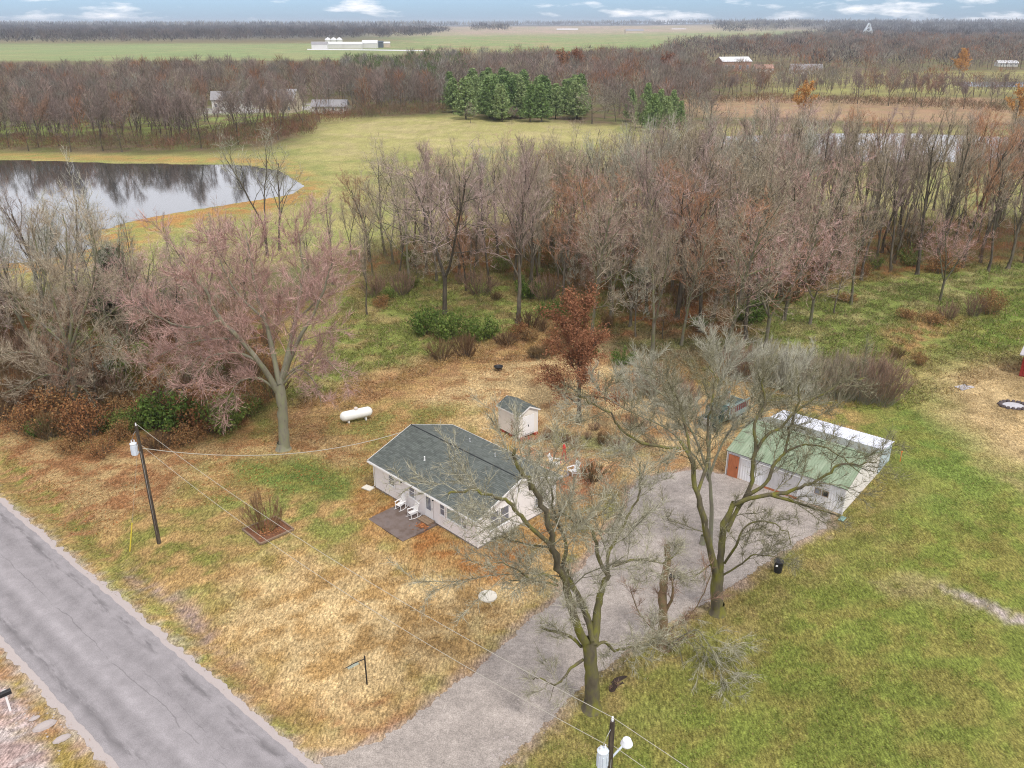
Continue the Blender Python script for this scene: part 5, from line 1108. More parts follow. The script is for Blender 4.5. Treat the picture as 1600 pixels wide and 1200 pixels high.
# leaning twin trees by the pond, cedar, single saplings
def put(kind, proto, bh, u, v, vt, label, cat='tree', group=None, wide=1.0, rz=None, lean=0):
    q = at(u, v); return place(kind, proto, q.x, q.y, height(u, v, vt), bh, label, cat, group, rz, wide, lean)
put('bare_tree', P_OPEN[1], 14, 418, 400, 215, 'open crowned bare tree with pale top at the pond corner, behind the pinkish tree', wide=.9)
put('bare_tree', P_OPEN[0], 14, 437, 392, 228, 'second open bare tree by the pond corner, just right of the pale topped one', wide=.9)
put('bare_tree', P_OPEN[0], 14, 128, 520, 268, 'tall single-stemmed bare tree with red brown bark before the pond', wide=.8)
put('bare_tree', P_OPEN[1], 14, 158, 500, 395, 'short dark forked tree right of the tall one before the pond', wide=.7)
put('cedar_tree', P_CEDAR, 9, 190, 505, 388, 'dark evergreen cedar behind the left wood, touching the pinkish tree', wide=1.5)
lone = [  # foot u, v, top v, prototype, label
 (573, 492, 345, P_BELT[5], 'red-brown single bare tree in the rough meadow, left of the belt'), (695, 492, 225, P_BELT[3], 'broad fan-shaped bare tree, leftmost large one of the belt'),
 (740, 442, 330, P_BELT[5], 'small dark bare tree behind the fan-shaped one'), (810, 504, 235, P_BELT[0], 'tall bare tree with a single dark stem behind the green thicket'),
 (842, 440, 220, P_BELT[4], 'tall slender tree second in line from the fan-shaped tree'), (765, 445, 240, P_BELT[4], 'slender leaning pole-like tree between the two front trees'),
 (1265, 509, 330, P_BELT[7], 'thin bare tree in front of the right half of the belt, nearest the thicket'), (1302, 493, 360, P_BELT[5], 'slim mossy stemmed tree in the green clearing'),
 (1329, 476, 300, P_BELT[2], 'dark leaning bare tree, third in the green clearing'), (1468, 472, 330, P_BELT[7], 'pinkish rounded bare tree standing by itself on the green clearing'),
 (1575, 420, 250, P_BELT[0], 'tree with many upright stems at the right frame edge'), (1130, 560, 300, P_BELT[2], 'thick bare tree in the front row of the belt right behind the truck'), (1195, 545, 330, P_BELT[7], 'brown bare tree in the front row behind the truck, right one'),
 (985, 510, 330, P_BELT[3], 'bare tree in the belt front directly behind the rust leaved tree'), (1065, 540, 350, P_BELT[2], 'grey twigged tree in the front row of the belt above the pale crown'),
 (60, 585, 330, P_BELT[6], 'grey bare tree at the far left of the roadside wood'), (205, 575, 390, P_BELT[7], 'pinkish small tree in the roadside wood behind the pole'), (20, 520, 330, P_BELT[1], 'bare tree at the left frame edge behind the roadside wood'), (280, 560, 400, P_BELT[3], 'bare tree inside the roadside wood under the pinkish crown')]
lone += [(925, 530, 300, P_BELT[2], 'tan spreading tree in the belt front row behind the rust leaved tree'), (1020, 555, 330, P_BELT[10], 'open twin-stemmed tree in the belt front row above the pale crown'), (1095, 520, 290, P_BELT[8], 'russet upright tree in the belt front row above the truck'), (1165, 530, 300, P_BELT[9], 'russet spreading tree in the belt front row right of the truck'), (1225, 500, 290, P_BELT[2], 'tan spreading tree at the front right corner of the dense belt'), (955, 500, 260, P_BELT[7], 'pinkish tree in the belt behind the rust leaved tree'),
 (175, 560, 330, P_BELT[6], 'grey bare tree just left of the cedar'), (75, 500, 300, P_BELT[0], 'bare tree behind the large grey one, before the pond water'), (-15, 600, 350, P_BELT[3], 'bare tree cut by the left frame edge'), (250, 530, 380, P_BELT[7], 'pinkish bare tree between the cedar and the massive tree'),
 (330, 500, 330, P_BELT[3], 'mauve bare tree hidden behind the massive tree crown'), (385, 480, 335, P_BELT[7], 'pinkish bare tree behind the right half of the massive crown'), (480, 470, 350, P_BELT[2], 'tan bare tree right behind the massive tree crown'), (520, 445, 300, P_BELT[4], 'slender bare tree between the pond corner and the belt'), (150, 470, 330, P_BELT[4], 'slender bare tree by the pond water left of the cedar'), (210, 440, 330, P_BELT[5], 'slender tan sapling by the water right of the cedar'), (270, 430, 335, P_BELT[4], 'slender sapling on the pond meadow'), (330, 420, 330, P_BELT[5], 'tan sapling on the pond meadow near the pond corner')]
for u, v, vt, pr, lb in lone: put('bare_tree', pr, 18, u, v, vt, lb, lean=.03)

# ================================================================== THE TREE BELT
def topline(u):
    xs = [480, 560, 640, 720, 800, 870, 960, 1100, 1250, 1400, 1500, 1620]; ys = [330, 258, 220, 236, 216, 220, 198, 180, 176, 178, 172, 184]; return float(np.interp(u, xs, ys))
def where(u):
    return ('behind the propane tank' if u < 640 else 'behind the fire bowl' if u < 800 else 'behind the rust leaved tree' if u < 960 else 'behind the pale crown' if u < 1120 else 'behind the truck' if u < 1240 else
            'behind the garage' if u < 1360 else 'behind the green clearing' if u < 1480 else 'towards the right frame edge')
SH = ['vase-shaped mauve', 'twin-stemmed tan', 'spreading tan', 'forked mauve', 'slender mauve', 'slender tan', 'three-stemmed grey', 'three-stemmed pinkish', 'upright russet', 'spreading russet', 'twin-stemmed open', 'upright tan']
BP = np.array([(545, 400), (600, 385), (700, 370), (820, 360), (1000, 350), (1200, 335), (1400, 325), (1660, 315), (1680, 425), (1500, 428), (1380, 432), (1260, 458), (1180, 500), (1040, 515), (900, 505), (820, 470), (700, 455), (600, 452)], float)
pts = []; tries = 0; rb = random.Random(5)
for vv, dens in ((1, 1),):
    while len(pts) < 182 and tries < 60000:
        tries += 1; u = rb.uniform(545, 1670); v = rb.uniform(315, 515)
        if float(sdf(BP, np.array(u), np.array(v))) < 0: continue
        q = at(u, v)
        if all((q.x-a)**2+(q.y-b_)**2 > 13 for a, b_, *_ in pts) and all((q-at(l[0], l[1])).length > 3 for l in lone): pts.append((q.x, q.y, u, v))
for x, y, u, v in pts:
    k = rb.choice([0, 1, 2, 3, 4, 5, 6, 7, 8, 9, 10, 11, 2, 10, 11] if u < 1250 else [0, 4, 5, 4, 5, 1, 10, 7, 5, 8, 11, 11])
    vt = topline(u)+rb.choice([rb.uniform(-10, 24), rb.uniform(-6, 60)])+(v-400)*.28*(1 if v > 400 else .1)+(rb.uniform(10, 60) if v > 440 else 0)
    H_ = min(max(on_depth(u, vt, y).z, 9), 22.5); row = 'front' if v > 435 else 'middle' if v > 370 else 'back'
    place('bare_tree', P_BELT[k], x, y, H_, 18, f'{SH[k]} bare tree, {row} belt rows {where(u)}', 'tree', 'bare trees of the belt behind the yard', wide=.92 if k not in (4, 5) else 1.05, lean=.035)

# ================================================================== WOOD BEYOND THE POND, PINES, HEDGEROW
def scatter(poly_px, n, mind, seed):
    P = np.array(poly_px, float); r_ = random.Random(seed); o = []; t_ = 0
    while len(o) < n and t_ < 40000:
        t_ += 1; u = r_.uniform(P[:, 0].min(), P[:, 0].max()); v = r_.uniform(P[:, 1].min(), P[:, 1].max())
        if float(sdf(P, np.array(u), np.array(v))) < 0: continue
        q = at(u, v)
        if all((q.x-a)**2+(q.y-b_)**2 > mind*mind for a, b_, *_ in o): o.append((q.x, q.y, u, v))
    return o
WS = ['upright', 'spreading pinkish', 'upright tan', 'spreading mauve', 'pale grey', 'reddish']
for x, y, u, v in scatter([(-20, 205), (-20, 236), (120, 238), (250, 240), (330, 238), (400, 228), (470, 216), (488, 205), (500, 190), (470, 184), (200, 195)], 42, 5.5, 21):
    k = random.randrange(6); pl = 'left of the pale houses' if u < 260 else 'before the pale houses' if u < 400 else 'near its right tip'
    place('bare_tree', P_FAR[k], x, y, random.uniform(13, 17), 18, f'{WS[k]} bare tree at pondside wood edge, {pl}', 'tree', 'bare trees of the wood across the pond', wide=.9, lean=.04)
PINE_L = {0: 'left', 1: 'middle', 2: 'right'}
for x, y, u, v in scatter([(697, 180), (730, 190), (800, 192), (880, 193), (915, 190), (915, 172), (860, 164), (800, 158), (700, 156)], 46, 4.3, 22):
    third = 'left' if u < 770 else 'middle' if u < 850 else 'right'; rw = 'front' if v > 180 else 'middle' if v > 168 else 'rear'
    place('pine_tree', P_PINE[random.randrange(3)], x, y, random.uniform(13, 16.5), 15, f'green pine in the {rw} rows of the grove, {third} third', 'pine', 'pines of the far grove', wide=random.uniform(1.1, 1.5), lean=.03)
for i, (u, v, s) in enumerate(((1003, 200, 12), (1020, 207, 13), (1040, 206, 12), (1062, 203, 10), (1030, 196, 13), (985, 190, 12), (1010, 188, 14), (1050, 192, 12))):
    q = at(u, v); place('pine_tree', P_PINE[i % 3], q.x, q.y, s, 15, 'green pine in the small clump right of the pale tree', 'pine', 'pines of the small right clump', wide=1.15)
for i, (u, v, h_) in enumerate(((945, 186, 12), (962, 190, 11), (978, 196, 12), (992, 204, 10), (1080, 196, 12), (1098, 190, 11), (1110, 200, 12), (800, 194, 6), (735, 192, 7))):
    q = at(u, v); place('bare_tree', P_FAR[(4, 2, 0, 3)[i % 4]], q.x, q.y, h_, 18, ('bare tree between the two pine clumps' if i < 4 else 'bare tree right of the small pine clump' if i < 7 else 'short bare tree in front of the pine grove'), 'tree', 'bare trees round the pine clumps', wide=1.1)
q = at(925, 193); place('bare_tree', P_FAR[4], q.x, q.y, 14.5, 18, 'whitish bare tree at the right end of the pine grove', 'tree', wide=1.25)
for u, v, h_, k, lb in ((1255, 188, 13, 0, 'bright orange leaved tree at the edge of the brown field'), (1497, 122, 17, 0, 'orange leaved tree far off before the right hand wood'), (1585, 196, 13, 0, 'orange brown leaved tree at the right frame edge by the brown field'), (886, 131, 19, 1, 'russet leaved tall tree behind the pines, left of a pair'), (908, 131, 19, 1, 'russet leaved tall tree behind the pines, right of a pair'), (1036, 128, 17, 1, 'russet leaved tree behind the small pine clump'), (1500, 108, 15, 1, 'reddish leaved distant tree above the distant pond')):
    q = at(u, v); place('leafy_tree', P_ORANGE[k], q.x, q.y, h_, 15, lb, 'tree')
for i, (x, y, u, v) in enumerate(scatter([(1090, 150), (1090, 160), (1250, 160), (1400, 166), (1500, 172), (1620, 180), (1620, 160), (1400, 150), (1200, 148)], 30, 5.5, 23)):
    place('bare_tree', P_FAR[(3, 1, 5, 0)[i % 4]], x, y, random.uniform(9, 14), 18, f'{WS[(3, 1, 5, 0)[i % 4]]} bare tree in the hedgerow along the brown field, '+('left part' if u < 1300 else 'right part'), 'tree', 'hedgerow trees along the brown field')

# shrubs
sh_l = [('g', 668, 522, 5.2, 3.6, 'green leafy honeysuckle bush, leftmost of the thicket behind the tank'), ('g', 705, 532, 5.4, 3.8, 'large green bush in the middle of the thicket behind the tank'), ('g', 748, 530, 5.2, 3.2, 'green brown bush at the right of the thicket behind the tank'),
 ('b', 690, 562, 4.4, 2.4, 'low dark brown shrub before the green thicket'), ('b', 728, 556, 4.6, 2.4, 'brown twiggy shrub before the green thicket, right one'), ('r', 815, 530, 3.6, 2.2, 'rusty shrub left of the rust leaved tree'), ('b', 790, 540, 3.2, 1.6, 'brown shrub beside the rusty one at the yard edge'), ('b', 845, 560, 3, 1.5, 'dark low shrub against the rust leaved tree'),
 ('g', 870, 500, 4, 2.6, 'dark green bush under the belt behind the rust leaved tree'), ('g', 785, 425, 4, 2.8, 'green bush inside the belt behind the thicket'), ('g', 845, 412, 3.5, 2.6, 'bright green bush deep inside the belt'), ('g', 1435, 368, 5, 3, 'green bush between the trunks at the right of the belt'), ('g', 1365, 420, 4, 2.4, 'olive bush at the back of the green clearing'),
 ('r', 1412, 498, 3.6, 1.5, 'low rust red shrub on the green clearing'), ('r', 1455, 505, 4.4, 1.4, 'rusty brush patch right of the low red shrub'), ('t', 1480, 500, 3, 2.2, 'reddish twiggy shrub by the clearing track'), ('r', 1545, 490, 4.2, 3.6, 'tall leaning rust red brush beside the clearing track'), ('t', 1520, 494, 3.4, 2.6, 'mauve brush left of the leaning red brush'),
 ('r', 1435, 570, 2.2, 1.6, 'small russet bush at the track edge'), ('b', 1398, 560, 2.2, 1.5, 'small brown bush at the thicket end'), ('r', 1320, 470, 4.5, 1.2, 'low brown brush behind the clearing trees'),
 ('b', 925, 752, 2.3, 1.7, 'round dark twiggy bush beside the white garden chair'), ('g', 178, 668, 3.4, 1.8, 'green shrub before the left wood, near the pole top'), ('g', 205, 672, 3.6, 2, 'bright green shrub behind the utility pole'), ('g', 240, 662, 3.2, 2.2, 'dark green shrub right of the utility pole'),
 ('g', 60, 680, 2.4, 1.8, 'small green shrub left of the roadside bank'), ('r', 110, 705, 3.6, 1.6, 'rust brown brush on the roadside bank'), ('r', 160, 710, 3.4, 1.5, 'rust brown brush left of the utility pole'), ('r', 290, 690, 4.2, 1.8, 'dark rusty brush under the pinkish tree'), ('b', 250, 700, 3.6, 1.5, 'brown brush behind the utility pole on the bank'), ('r', 330, 670, 4, 2, 'rusty brush left of the massive tree'), ('r', 380, 650, 3.5, 2.2, 'rusty brush beside the massive tree trunk'),
 ('g', 190, 600, 4, 3.4, 'olive green bush inside the left wood'), ('g', 225, 580, 4, 3.6, 'yellowish green bush inside the left wood'), ('t', 250, 600, 4.5, 4, 'mauve thicket inside the left wood'), ('b', 150, 620, 4, 3, 'brown thicket in the left wood by the grey tree'), ('r', 60, 640, 4, 2.2, 'russet thicket at the left end of the wood'), ('t', 300, 620, 4.5, 3.5, 'reddish thicket under the pinkish crown'), ('g', 350, 590, 3, 2.4, 'small green bush behind the pinkish tree limbs'), ('b', 20, 600, 4, 2.6, 'brown thicket at the left frame edge'), ('t', 585, 465, 4.5, 3, 'mauve shrub behind the red-brown tree'), ('t', 630, 460, 4.5, 3, 'mauve shrub left of the fan-shaped tree'), ('r', 600, 480, 3.5, 1.8, 'rusty shrub beside the red-brown tree foot')]
for k, u, v, w_, h_, lb in sh_l: shrub('shrub', BUSH[k][len(lb) % 2], u, v, w_, h_, lb)
KW = {'g': 'green leafy', 'b': 'dark brown', 'r': 'rusty', 't': 'reddish twiggy'}
def shrubs_in(poly_px, n, mind, seed, hr, kinds, where_, grp):
    P = np.array(poly_px, float); r_ = random.Random(seed); o = []; t_ = 0
    while len(o) < n and t_ < 20000:
        t_ += 1; u = r_.uniform(P[:, 0].min(), P[:, 0].max()); v = r_.uniform(P[:, 1].min(), P[:, 1].max())
        if float(sdf(P, np.array(u), np.array(v))) < 0: continue
        q = at(u, v)
        if all((q.x-a)**2+(q.y-b_)**2 > mind*mind for a, b_ in o) and (q-at(443, 703)).length > 2.2:
            o.append((q.x, q.y)); k = r_.choice(kinds); h_ = r_.uniform(*hr)
            shrub('shrub', BUSH[k][r_.randrange(2)], u, v, h_*r_.uniform(1.3, 1.9), h_, f"{'tall' if h_ > sum(hr)/2 else 'low'} {KW[k]} shrub {where_(u)}", grp)
shrubs_in([(-20, 690), (-20, 480), (160, 480), (420, 500), (440, 640), (390, 672), (240, 690), (100, 700)], 62, 2.1, 61, (1.8, 4.2), 'brrbtgrbrt', lambda u: 'in the roadside wood, '+('left part' if u < 140 else 'middle part' if u < 280 else 'right part'), 'shrubs of the roadside wood')
shrubs_in([(560, 470), (600, 400), (800, 370), (1250, 360), (1500, 370), (1500, 425), (1260, 465), (1180, 520), (900, 530), (800, 470)], 60, 3.2, 62, (1.2, 3.4), 'brrbtgbrtg', lambda u: 'under the belt, '+('left part' if u < 850 else 'middle part' if u < 1150 else 'right part'), 'shrubs under the belt')
shrubs_in([(770, 545), (800, 510), (960, 530), (980, 575), (900, 560), (830, 560)], 12, 1.8, 63, (1.0, 2.4), 'brrbg', lambda u: 'on the yard edge beside the rust leaved tree', 'shrubs on the yard edge')
shrubs_in([(850, 690), (860, 668), (1000, 662), (1040, 690), (960, 712)], 9, 1.3, 64, (.7, 1.5), 'tbt', lambda u: 'in the dry garden patch behind the red stand', 'shrubs of the dry garden patch')
for P_, n_, sd_, hr_, w0_, g_ in (([(-20, 670), (-20, 420), (200, 440), (400, 470), (430, 600), (240, 660)], 34, 81, (5, 10), 'in the roadside wood', 'saplings of the roadside wood'), ([(560, 470), (620, 390), (900, 380), (1250, 380), (1500, 390), (1260, 470), (1180, 530), (900, 535), (800, 480)], 30, 82, (5, 9), 'under the belt', 'saplings under the belt')):
    for i, (x, y, u, v) in enumerate(scatter(P_, n_, 2.2, sd_)):
        pl = ('left part', 'middle part', 'right part')[min(2, int((u-P_[0][0])/((P_[2][0] if sd_ == 82 else 430)-P_[0][0]+1)*(3 if sd_ == 81 else 1.2)))]
        place('bare_sapling', P_SMALL[i % 3], x, y, random.uniform(*hr_), 8, f"thin {('tan', 'reddish', 'grey')[i % 3]} bare sapling {w0_}, {pl}", 'sapling', g_, lean=.12)
# thicket behind the garage: each clump leans to the left as in the photograph
for i, (u, v, w_, h_, k) in enumerate(((1190, 600, 5, 4.6, 'grey'), (1230, 612, 5, 4.6, 'grey'), (1270, 622, 5.2, 4.6, 'mauve'), (1310, 626, 5.2, 5, 'mauve'), (1345, 628, 5.2, 5, 'reddish'), (1375, 632, 5, 4.6, 'reddish'), (1150, 590, 4.6, 3.8, 'reddish'), (1060, 640, 4, 3, 'reddish'), (1010, 618, 4.4, 3.4, 'reddish'))):
    if i < 3:
        if i == 0: TH = {'grey': bush(650, 4, 2.2, 2600, -.022, 90, tw_grey, bark_p, (.25, .1)), 'mauve': bush(651, 4, 2.2, 2600, -.022, 90, tw_tan, bark_p, (.25, .1)), 'reddish': bush(652, 4, 2.2, 2800, -.022, 90, tw_red, bark_p, (.2, .1))}
    q = at(u, v); e = empty('thicket_shrub', q, .3); e.scale = (w_/4, w_/4, h_/2.2); st, tw = TH[k]; link('stems', st, None, e); link('twigs', tw, None, e)
    tag(e, f'{k} many-stemmed thicket shrub '+('behind the garage, clump %s from the truck' % ('first', 'second', 'third', 'fourth', 'fifth', 'last')[i] if i < 6 else ('close behind the truck', 'left of the truck', 'between the truck and the rust leaved tree')[i-6]), 'shrub')

# ================================================================== FAR BUILDINGS
lightw = mat('far_white_wall', (.62, .61, .58), rough=.7, var=.06, scale=.3); tanw = mat('far_tan_wall', (.58, .50, .38), rough=.8, var=.08, scale=.3); brick = mat('far_brick_wall', (.36, .22, .17), rough=.9, var=.15, scale=.4)
whiter = mat('far_white_roof', (.62, .62, .64), rough=.5, var=.05, scale=.2); greyroof = mat('far_grey_roof', (.28, .27, .28), rough=.9, var=.1, scale=.4); dkroof = mat('far_dark_roof', (.08, .10, .12), rough=.7)
def WIN(L_, n, z=1.2, w=1.0, h=1.3): return [(L_*(i+.5)/n-.5*w, z, w, h) for i in range(n)]
bl = [
 ('house', 332, 172, 10, 16, 9, 4.5, 7.5, lightw, greyroof, 'pale two-storey house seen through the wood, left one', 'house', WIN(16, 5)+WIN(16, 5, 3.6, .8, .8)),
 ('house', 405, 176, -6, 15, 11, 5.2, 9.2, tanw, greyroof, 'tall tan gabled house seen through the wood, middle one', 'house', WIN(15, 4)+WIN(15, 4, 3.8)),
 ('house', 488, 178, 2, 14, 8, 3.2, 5.4, lightw, greyroof, 'low pale house seen through the wood, right one', 'house', WIN(14, 4)),
 ('barn', 1128, 112, 12, 24, 14, 7.5, 10.5, brick, whiter, 'brick walled barn with a white roof in the far right clearing', 'barn', WIN(24, 4, 1.5, 2, 3)),
 ('house', 1180, 113, 0, 14, 9, 3, 5.6, lightw, brick, 'low house with reddish roof right of the brick barn', 'house', WIN(14, 3)),
 ('house', 1236, 116, -8, 22, 12, 3.2, 7.0, lightw, greyroof, 'grey roofed long house far right of the brick barn', 'house', WIN(22, 5)),
 ('shed', 940, 118, 8, 12, 8, 3, 4.6, brick, whiter, 'small shed with pale roof among trees behind the pines', 'shed', ()),
 ('house', 1560, 104, -5, 16, 9, 3, 5, lightw, whiter, 'white low house at far right among the woods', 'house', WIN(16, 4)),
 ('barn', 978, 53, 5, 60, 26, 9, 15, tanw, greyroof, 'lone grey barn on the distant tan field', 'barn', ()),
 ('barn', 870, 49, 0, 90, 24, 7, 11, lightw, whiter, 'distant white shed on the tan field near the horizon', 'barn', ()),
 ('barn', 1050, 49, 0, 60, 24, 7, 11, lightw, whiter, 'second distant white shed right of the lone barn', 'barn', ()),
 ('farm_shed', 487, 77, 4, 22, 12, 7, 10, lightw, greyroof, 'grey gabled shed at the left end of the distant farm', 'barn', ()),
 ('farm_shed', 508, 76, 3, 30, 14, 6, 9, lightw, whiter, 'first long white shed of the distant farm', 'barn', ()),
 ('farm_shed', 538, 76, 3, 26, 14, 6, 9, lightw, whiter, 'second long white shed of the distant farm', 'barn', ()),
 ('farm_shed', 566, 75.5, 3, 22, 16, 7, 11, lightw, whiter, 'tall white shed of the distant farm beside the dark one', 'barn', ()),
 ('farm_shed', 587, 74.5, 3, 11, 12, 8, 9.5, dkroof, dkroof, 'dark square shed of the distant farm', 'barn', ()),
 ('farm_shed', 600, 74, 3, 9, 10, 6, 8, tanw, whiter, 'small tan shed at the right end of the distant farm', 'barn', ()),
]
for k, u, v, rot, L_, W_, he, hr, mw, mr, lb, ct, wn in bl: gable_house(k, at(u, v), R(rot), L_, W_, he, hr, mw, mr, lb, ct, wn, over=.5)
for i, u in enumerate((513, 522, 531)):
    q = at(u, 71.5); e = tag(empty('grain_bin', q), ('left', 'middle', 'right')[i]+' domed grain bin behind the distant white sheds', 'grain bin', 'grain bins of the distant farm')
    MB().lathe([(5, 0), (5, 9)], (0, 0, 0), 16).build('bin_wall', lightw, e); MB().lathe([(5.3, 8.8), (3, 11.5), (.6, 12.6), (.5, 13)], (0, 0, 0), 16).build('bin_roof', whiter, e)
sheet('farm_lane', [tuple(at(u, v))[:2] for u, v in ((480, 76.5), (560, 77.2), (664, 78.6), (664, 80), (560, 78.6), (480, 78))], .12, whiter)
# tapering lattice tower far right
q = at(1354, 62); e = tag(empty('lattice_tower', q), 'pale tapering lattice tower above the far right woods', 'tower'); tm = mat('tower_steel', (.62, .68, .74), rough=.5)
hh = on_depth(1354, 36, q.y).z; w0 = 15
for sx, sy in ((-1, -1), (1, -1), (1, 1), (-1, 1)): MB().bar((sx*w0, sy*w0*.5, 0), (sx*.8, sy*.8, hh), 2.0).build('leg', tm, e)
for k in range(5):
    f = k/5; a = w0*(1-f)+.8*f; f2 = (k+1)/5; b_ = w0*(1-f2)+.8*f2; m_ = MB()
    m_.bar((-a, -a*.5, hh*f), (b_, -b_*.5, hh*f2), .9).bar((a, -a*.5, hh*f), (-b_, -b_*.5, hh*f2), .9); m_.build('cross_brace', tm, e)

# ================================================================== FAR WOODS (masses)
def forest(name, px, step, hr, nb, bl_, bw, cols, seed, label, trunk=True, jit=.5, cw=4.0, thin=None):
    """a wood that reads as one mass: every tree still has a stem and a spray of twigs"""
    P = world_poly([(u, max(v, 35.6)) for u, v in px]); r_ = np.random.default_rng(seed)
    x0, y0 = P.min(0); x1, y1 = P.max(0); xs = []; y = y0
    while y < y1:
        st = step*(max(y, 300)/400 if step > 0 else 1)**.55; row = np.arange(x0, x1, st); vis = np.abs(row) < y*.66+40; row = row[vis]
        xs.append(np.stack([row+r_.uniform(-jit, jit, len(row))*st, y+r_.uniform(-jit, jit, len(row))*st, np.full(len(row), st)], 1)); y += st
    Q = np.concatenate(xs); Q = Q[sdf(P, Q[:, 0], Q[:, 1]) > 0]
    if thin: Q = Q[(sdf(world_poly(thin[0]), Q[:, 0], Q[:, 1]) < 0) | (r_.random(len(Q)) < thin[1])]
    n = len(Q)
    H = r_.uniform(hr[0]*.85, hr[1]*1.04, n)*(.80+.36*fbm(Q[:, 0], Q[:, 1], 60, 3, seed)); z0 = ground_z(Q[:, 0], Q[:, 1]); k = (Q[:, 1]/400)**.5; cwid = np.minimum(cw*k, Q[:, 2]*.95)
    # crown blades rise from points low in the crown outwards and upwards
    a = r_.uniform(0, 2*PI, (n, nb)); q = r_.random((n, nb))**.5; t = r_.random((n, nb))**.8; rad = cwid[:, None]*q*np.sin(PI*(.18+.72*t))
    A = np.stack([Q[:, 0, None]+rad*np.cos(a), Q[:, 1, None]+rad*np.sin(a), z0[:, None]+H[:, None]*(.22+.68*t)], -1)
    d = np.stack([np.cos(a)*.55*q, np.sin(a)*.55*q, np.full_like(a, .75)], -1)+r_.normal(0, .25, A.shape); d /= np.linalg.norm(d, axis=-1)[..., None]
    L = bl_*k[:, None, None]*r_.uniform(.6, 1.3, (n, nb, 1)); w = bw*k[:, None, None]*r_.uniform(.6, 1.3, (n, nb, 1))
    s = np.cross(d, r_.normal(0, 1, A.shape)); s /= np.linalg.norm(s, axis=-1)[..., None]
    V = np.stack([A-s*w/2, A+s*w/2, A+d*L], 2).reshape(-1, 3)
    pal = np.array(cols); ci = pal[np.minimum((fbm(Q[:, 0], Q[:, 1], 25, 3, seed+3)*1.6-.3+r_.normal(0, .22, n)).clip(0, .999)*len(pal), len(pal)-1).astype(int)]*r_.uniform(.8, 1.2, (n, 1))
    C = np.repeat(ci[:, None, :]*r_.uniform(.75, 1.25, (1, nb, 1)), 3, 1).reshape(-1, 3) if False else np.repeat(np.repeat(ci, nb, 0)*r_.uniform(.72, 1.28, (n*nb, 1)), 3, 0)
    F = [np.arange(len(V)).reshape(-1, 3)]
    if trunk:
        tr = .16*k; o = len(V); ang = np.arange(3)*2.094; ring = np.stack([np.cos(ang), np.sin(ang)], -1)
        lean = r_.normal(0, .05, (n, 2))*H[:, None]
        lo = np.concatenate([Q[:, None, :2]+ring[None]*tr[:, None, None], np.broadcast_to((z0-.3)[:, None, None], (n, 3, 1))], -1); hi = np.concatenate([Q[:, None, :2]+lean[:, None]+ring[None]*tr[:, None, None]*.4, np.broadcast_to((z0+H*.75)[:, None, None], (n, 3, 1))], -1)
        TV = np.concatenate([lo, hi], 1).reshape(-1, 3); b_ = o+np.arange(n)[:, None]*6; F.append(np.concatenate([np.stack([b_[:, 0]+i, b_[:, 0]+(i+1) % 3, b_[:, 0]+3+(i+1) % 3, b_[:, 0]+3+i], 1) for i in range(3)]))
        V = np.concatenate([V, TV]); C = np.concatenate([C, np.repeat(np.array([[.12, .095, .075]])*r_.uniform(.6, 1.3, (n, 1)), 6, 0)])
    o = link(name, mesh_np(name, V, F, C), mat('far_wood_twigs', attr='col', rough=.95, spec=.1)); tag(o, label, 'wood', kind='stuff'); return n
MV = (.19, .15, .125); PK = (.235, .175, .15); TN = (.24, .205, .15); GY = (.21, .195, .165); RD = (.25, .13, .075); GN = (.10, .14, .05); OR = (.34, .19, .07); DK = (.05, .045, .05)
cnt = []
cnt.append(forest('far_wood', [(-120, 160), (-120, 222), (60, 222), (250, 226), (400, 212), (478, 196), (560, 183), (640, 180), (700, 178), (700, 150), (690, 136), (400, 136), (-120, 146)], 7.0, (13, 18), 230, 2.6, .17, [MV, PK, MV, TN, PK, GY, RD, MV], 31, 'brown and mauve leafless wood stretching behind the pond', cw=3.6, thin=([(305, 226), (318, 166), (420, 158), (560, 158), (560, 190), (500, 205), (420, 215)], .16)))
cnt.append(forest('far_wood', [(540, 150), (545, 120), (720, 118), (725, 135), (700, 160), (640, 165)], 8, (16, 18.5), 150, 2.2, .32, [GN, TN, GN, GY], 32, 'greenish part of the wood left of the pines', cw=4))
cnt.append(forest('far_wood', [(690, 150), (700, 122), (620, 108), (1040, 104), (1100, 112), (1110, 150), (1090, 186), (1000, 190), (930, 176), (915, 158), (860, 150), (800, 146)], 8.5, (14, 18), 130, 2.8, .22, [MV, GY, MV, TN, RD, PK], 33, 'mixed leafless wood behind the pine grove', cw=4.2))
cnt.append(forest('far_wood', [(1040, 100), (1120, 88), (1100, 96), (1240, 104), (1250, 118), (1420, 112), (1620, 108), (1800, 108), (1800, 68), (1400, 62), (1280, 60), (1190, 66), (1060, 78), (1030, 88)], 11, (13, 19), 62, 2.6, .30, [MV, GY, DK, MV, RD, PK, GY], 34, 'great leafless wood covering the right background', cw=5))
cnt.append(forest('far_wood', [(1060, 150), (1090, 118), (1130, 122), (1250, 126), (1420, 128), (1480, 140), (1640, 142), (1640, 158), (1400, 150), (1240, 146), (1090, 158)], 9.5, (9, 15), 130, 2.4, .15, [MV, TN, PK, RD, TN, GY], 45, 'scattered bare trees before the far right buildings', cw=4.4))
cnt.append(forest('far_wood', [(1250, 60), (1280, 60), (1400, 62), (1800, 68), (1800, 47), (1400, 45), (1300, 47)], 22, (15, 22), 34, 3.4, .5, [DK, (.12, .10, .09), (.10, .09, .085), DK], 35, 'distant woods below the right horizon', trunk=False, cw=7))
cnt.append(forest('far_wood', [(-120, 72), (200, 70), (400, 66), (615, 62), (700, 55), (705, 50), (400, 47), (-120, 47)], 18, (16, 22), 44, 3.2, .55, [DK, (.12, .10, .09), (.10, .09, .085), DK, (.13, .10, .09)], 36, 'dark distant woods beyond the green field at left', trunk=False, cw=6.5))
